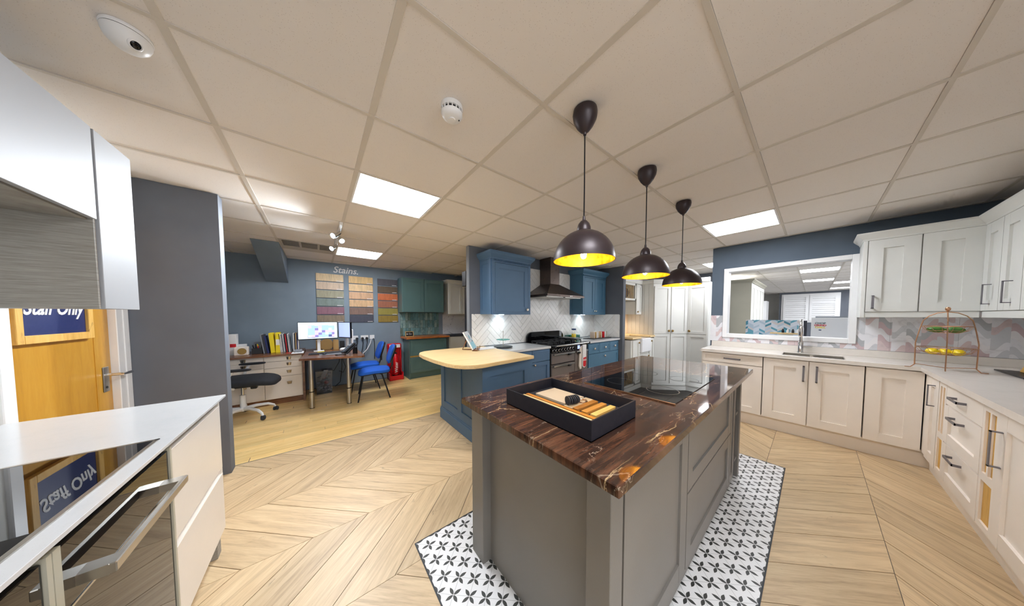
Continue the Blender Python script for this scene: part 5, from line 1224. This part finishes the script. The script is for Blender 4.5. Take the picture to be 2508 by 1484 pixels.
    for k in range(5):
        q=math.radians(-42+72*k); ca,sa=math.cos(q),math.sin(q)
        bm=nb(); tube(bm,[(.02*ca,.02*sa,.125),(.12*ca,.12*sa,.135),(.24*ca,.24*sa,.12),(.30*ca,.30*sa,.085),(.315*ca,.315*sa,.055)],[.026,.022,.018,.015,.012],8); sp_=obj('base_spoke',bm,'pvc',t,smooth=True,local=True)
        bm=nb()
        for s in (-.016,.016): lathe(bm,[(.001,-.009),(.024,-.009),(.026,0),(.024,.009),(.001,.009)],(0,s,.0265),16,'y')
        sup(bm,(0,0,.04),(.026,.012,.02),.7,.7,12,8); bmesh.ops.rotate(bm,cent=(0,0,0),matrix=Matrix.Rotation(q+.9,3,'Z'),verts=bm.verts); bmesh.ops.translate(bm,verts=bm.verts,vec=(.32*ca,.32*sa,0)); obj('castor',bm,'dkplastic',sp_,smooth=True,local=True)
    obj('backrest',sup(nb(),(-.30,0,.86),(.03,.23,.30),.6,.5,28,14,lambda v:Vector((v.x+.6*v.y**2-.1*v.z,v.y,v.z))),'leather',t,smooth=True,local=True)
    bm=nb(); tube(bm,[(-.08,0,.43),(-.24,0,.45),(-.32,0,.55),(-.33,0,.8)],[.022,.022,.02,.016],8); obj('back_support',bm,'pvc',t,smooth=True,local=True)
    for sy in (-1,1):
        ar=obj('armrest',sup(nb(),(.03,sy*.27,.68),(.135,.04,.016),.6,.5,20,8),'leather',t,smooth=True,local=True)
        obj('arm_post',tube(nb(),[(-.02,sy*.20,.44),(-.05,sy*.27,.47),(-.05,sy*.275,.58),(.0,sy*.27,.665)],[.016,.018,.016,.014],8),'pvc',ar,smooth=True,local=True)
    # extinguisher
    t=thing('extinguisher_stand','red plastic extinguisher stand holding a red fire extinguisher by the office wall','fire extinguisher',(1.26,5.62,0))
    bm=nb(); FB(bm,lambda u,v,w:(1.12+u,5.70+w-v*.0,v),0,.27,.0,.72,0,.03,b=.008)
    for u in (0,.25): FB(bm,lambda uu,v,w:(1.12+uu,5.48+w,v),u,u+.02,.0,.16,0,.24,b=.006); FB(bm,lambda uu,v,w:(1.12+uu,5.62+w,v),u,u+.02,.0,.70,0,.10,b=.006)
    box(bm,1.12,1.39,5.48,5.72,.003,.05,b=.01); box(bm,1.12,1.39,5.47,5.50,.003,.10,b=.008); box(bm,1.12,1.39,5.60,5.73,.66,.76,b=.02); obj('stand',bm,'red',t)
    obj('header_label',B(1.15,1.36,5.595,5.599,.675,.745),'paper',t)
    cy=obj('cylinder',lathe(nb(),[(.06,.052),(.065,.06),(.065,.46),(.055,.50),(.03,.53),(.02,.545)],(1.26,5.58,0),24),'red',t,smooth=True); obj('skirt',lathe(nb(),[(.066,.05),(.066,.11)],(1.26,5.58,0),24),'black',cy); obj('valve',B(1.235,1.285,5.565,5.60,.54,.58,b=.005),'black',cy); obj('hose',tube(nb(),[(1.24,5.57,.56),(1.20,5.54,.50),(1.19,5.53,.30),(1.19,5.53,.2)],.009,6),'black',cy)
    text('lettering','Water','paper',.085,lambda a,b,c_:(1.262+b*-1,5.513-c_,.27+a),cy,bold=.001)
    # green cabinets
    F=FmY(5.36); t=thing('base_cabinet','dark green two-drawer base unit at the end of the office wall','base cabinet',(1.9,5.6,0))
    obj('carcass',B(1.49,2.30,5.361,5.79,.12,.855),'green',t); obj('side_panel',B(1.475,1.49,5.34,5.79,0,.858),'green',t); obj('plinth',B(1.49,2.30,5.40,5.42,0,.12),'green',t)
    for a,b_ in ((.50,.84),(.13,.465)): shaker(t,F,1.495,2.30,a,b_,'green',.06,.02,.012,name='drawer')
    obj('oak_rail',FB(nb(),F,1.495,2.30,.468,.497,0,.006),'pine',t)
    t=thing('butcher_worktop','oiled hardwood block worktop on the dark green base unit','worktop',(1.88,5.55,.86)); x=1.42; random.seed(9)
    yy=5.31
    while yy<5.79:
        x=1.42
        while x<2.37:
            x1=min(2.37,x+random.choice([.22,.3,.4])); obj('stave',B(x,x1-.0008,yy,min(5.79,yy+.047),.86,.897),'butcher',t); x=x1
        yy+=.048
    F=FmY(5.47); t=thing('wall_cupboard','dark green two-door wall cupboard beside the stain boards','wall cupboard',(1.85,5.6,1.43))
    obj('carcass',B(1.385,2.30,5.471,5.79,1.43,2.165),'green',t); shaker(t,F,1.40,1.842,1.435,2.155,'green',.07,.02,.01,bead=True); shaker(t,F,1.848,2.29,1.435,2.155,'green',.07,.02,.01,bead=True)
    t=thing('wall_plaque','small framed black notice with a white logo on the hardwood top','plaque',(1.55,5.5,.9)); F3=lambda u,v,w:(1.46+u,5.55+v*.2-w,.8975+v)
    obj('frame',FB(nb(),F3,0,.17,0,.115,0,.014),'kraft',t); obj('card',FB(nb(),F3,.012,.158,.012,.103,.014,.016),'black',t); text('lettering','& Co','paper',.05,lambda a,b,c_:F3(.075+a,.06+b,.016+c_),t)
    # white cabinets beyond
    F=FmY(5.5); t=thing('wall_cupboard','white wall cupboard with a cornice beside the dark green one','wall cupboard',(2.7,5.6,1.4)); obj('carcass',B(2.42,3.1,5.501,5.79,1.39,2.13),'upper',t); shaker(t,F,2.43,2.78,1.40,2.12,'upper',.06); shaker(t,F,2.785,3.09,1.40,2.12,'upper',.06)
    cornice(t,[(2.42,5.79),(2.42,5.48),(3.1,5.48)],2.12,CPROF,'upper')
    t=thing('base_cabinet','white base unit with a dark top beside the dark green one','base cabinet',(2.7,5.6,0)); obj('carcass',B(2.42,3.1,5.46,5.79,.0,.86),'upper',t); shaker(t,FmY(5.46),2.43,3.09,.1,.85,'upper',.06)
    o=obj('dark_worktop',B(2.39,3.12,5.42,5.79,.862,.895,b=.002),'darkcard'); tag(o,'dark grey worktop on the white base unit','worktop')
    o=obj('marble_splashback',B(2.40,3.1,5.785,5.797,.896,1.39),'vein'); tag(o,'white marble splashback panel with black veins','splashback')
office()
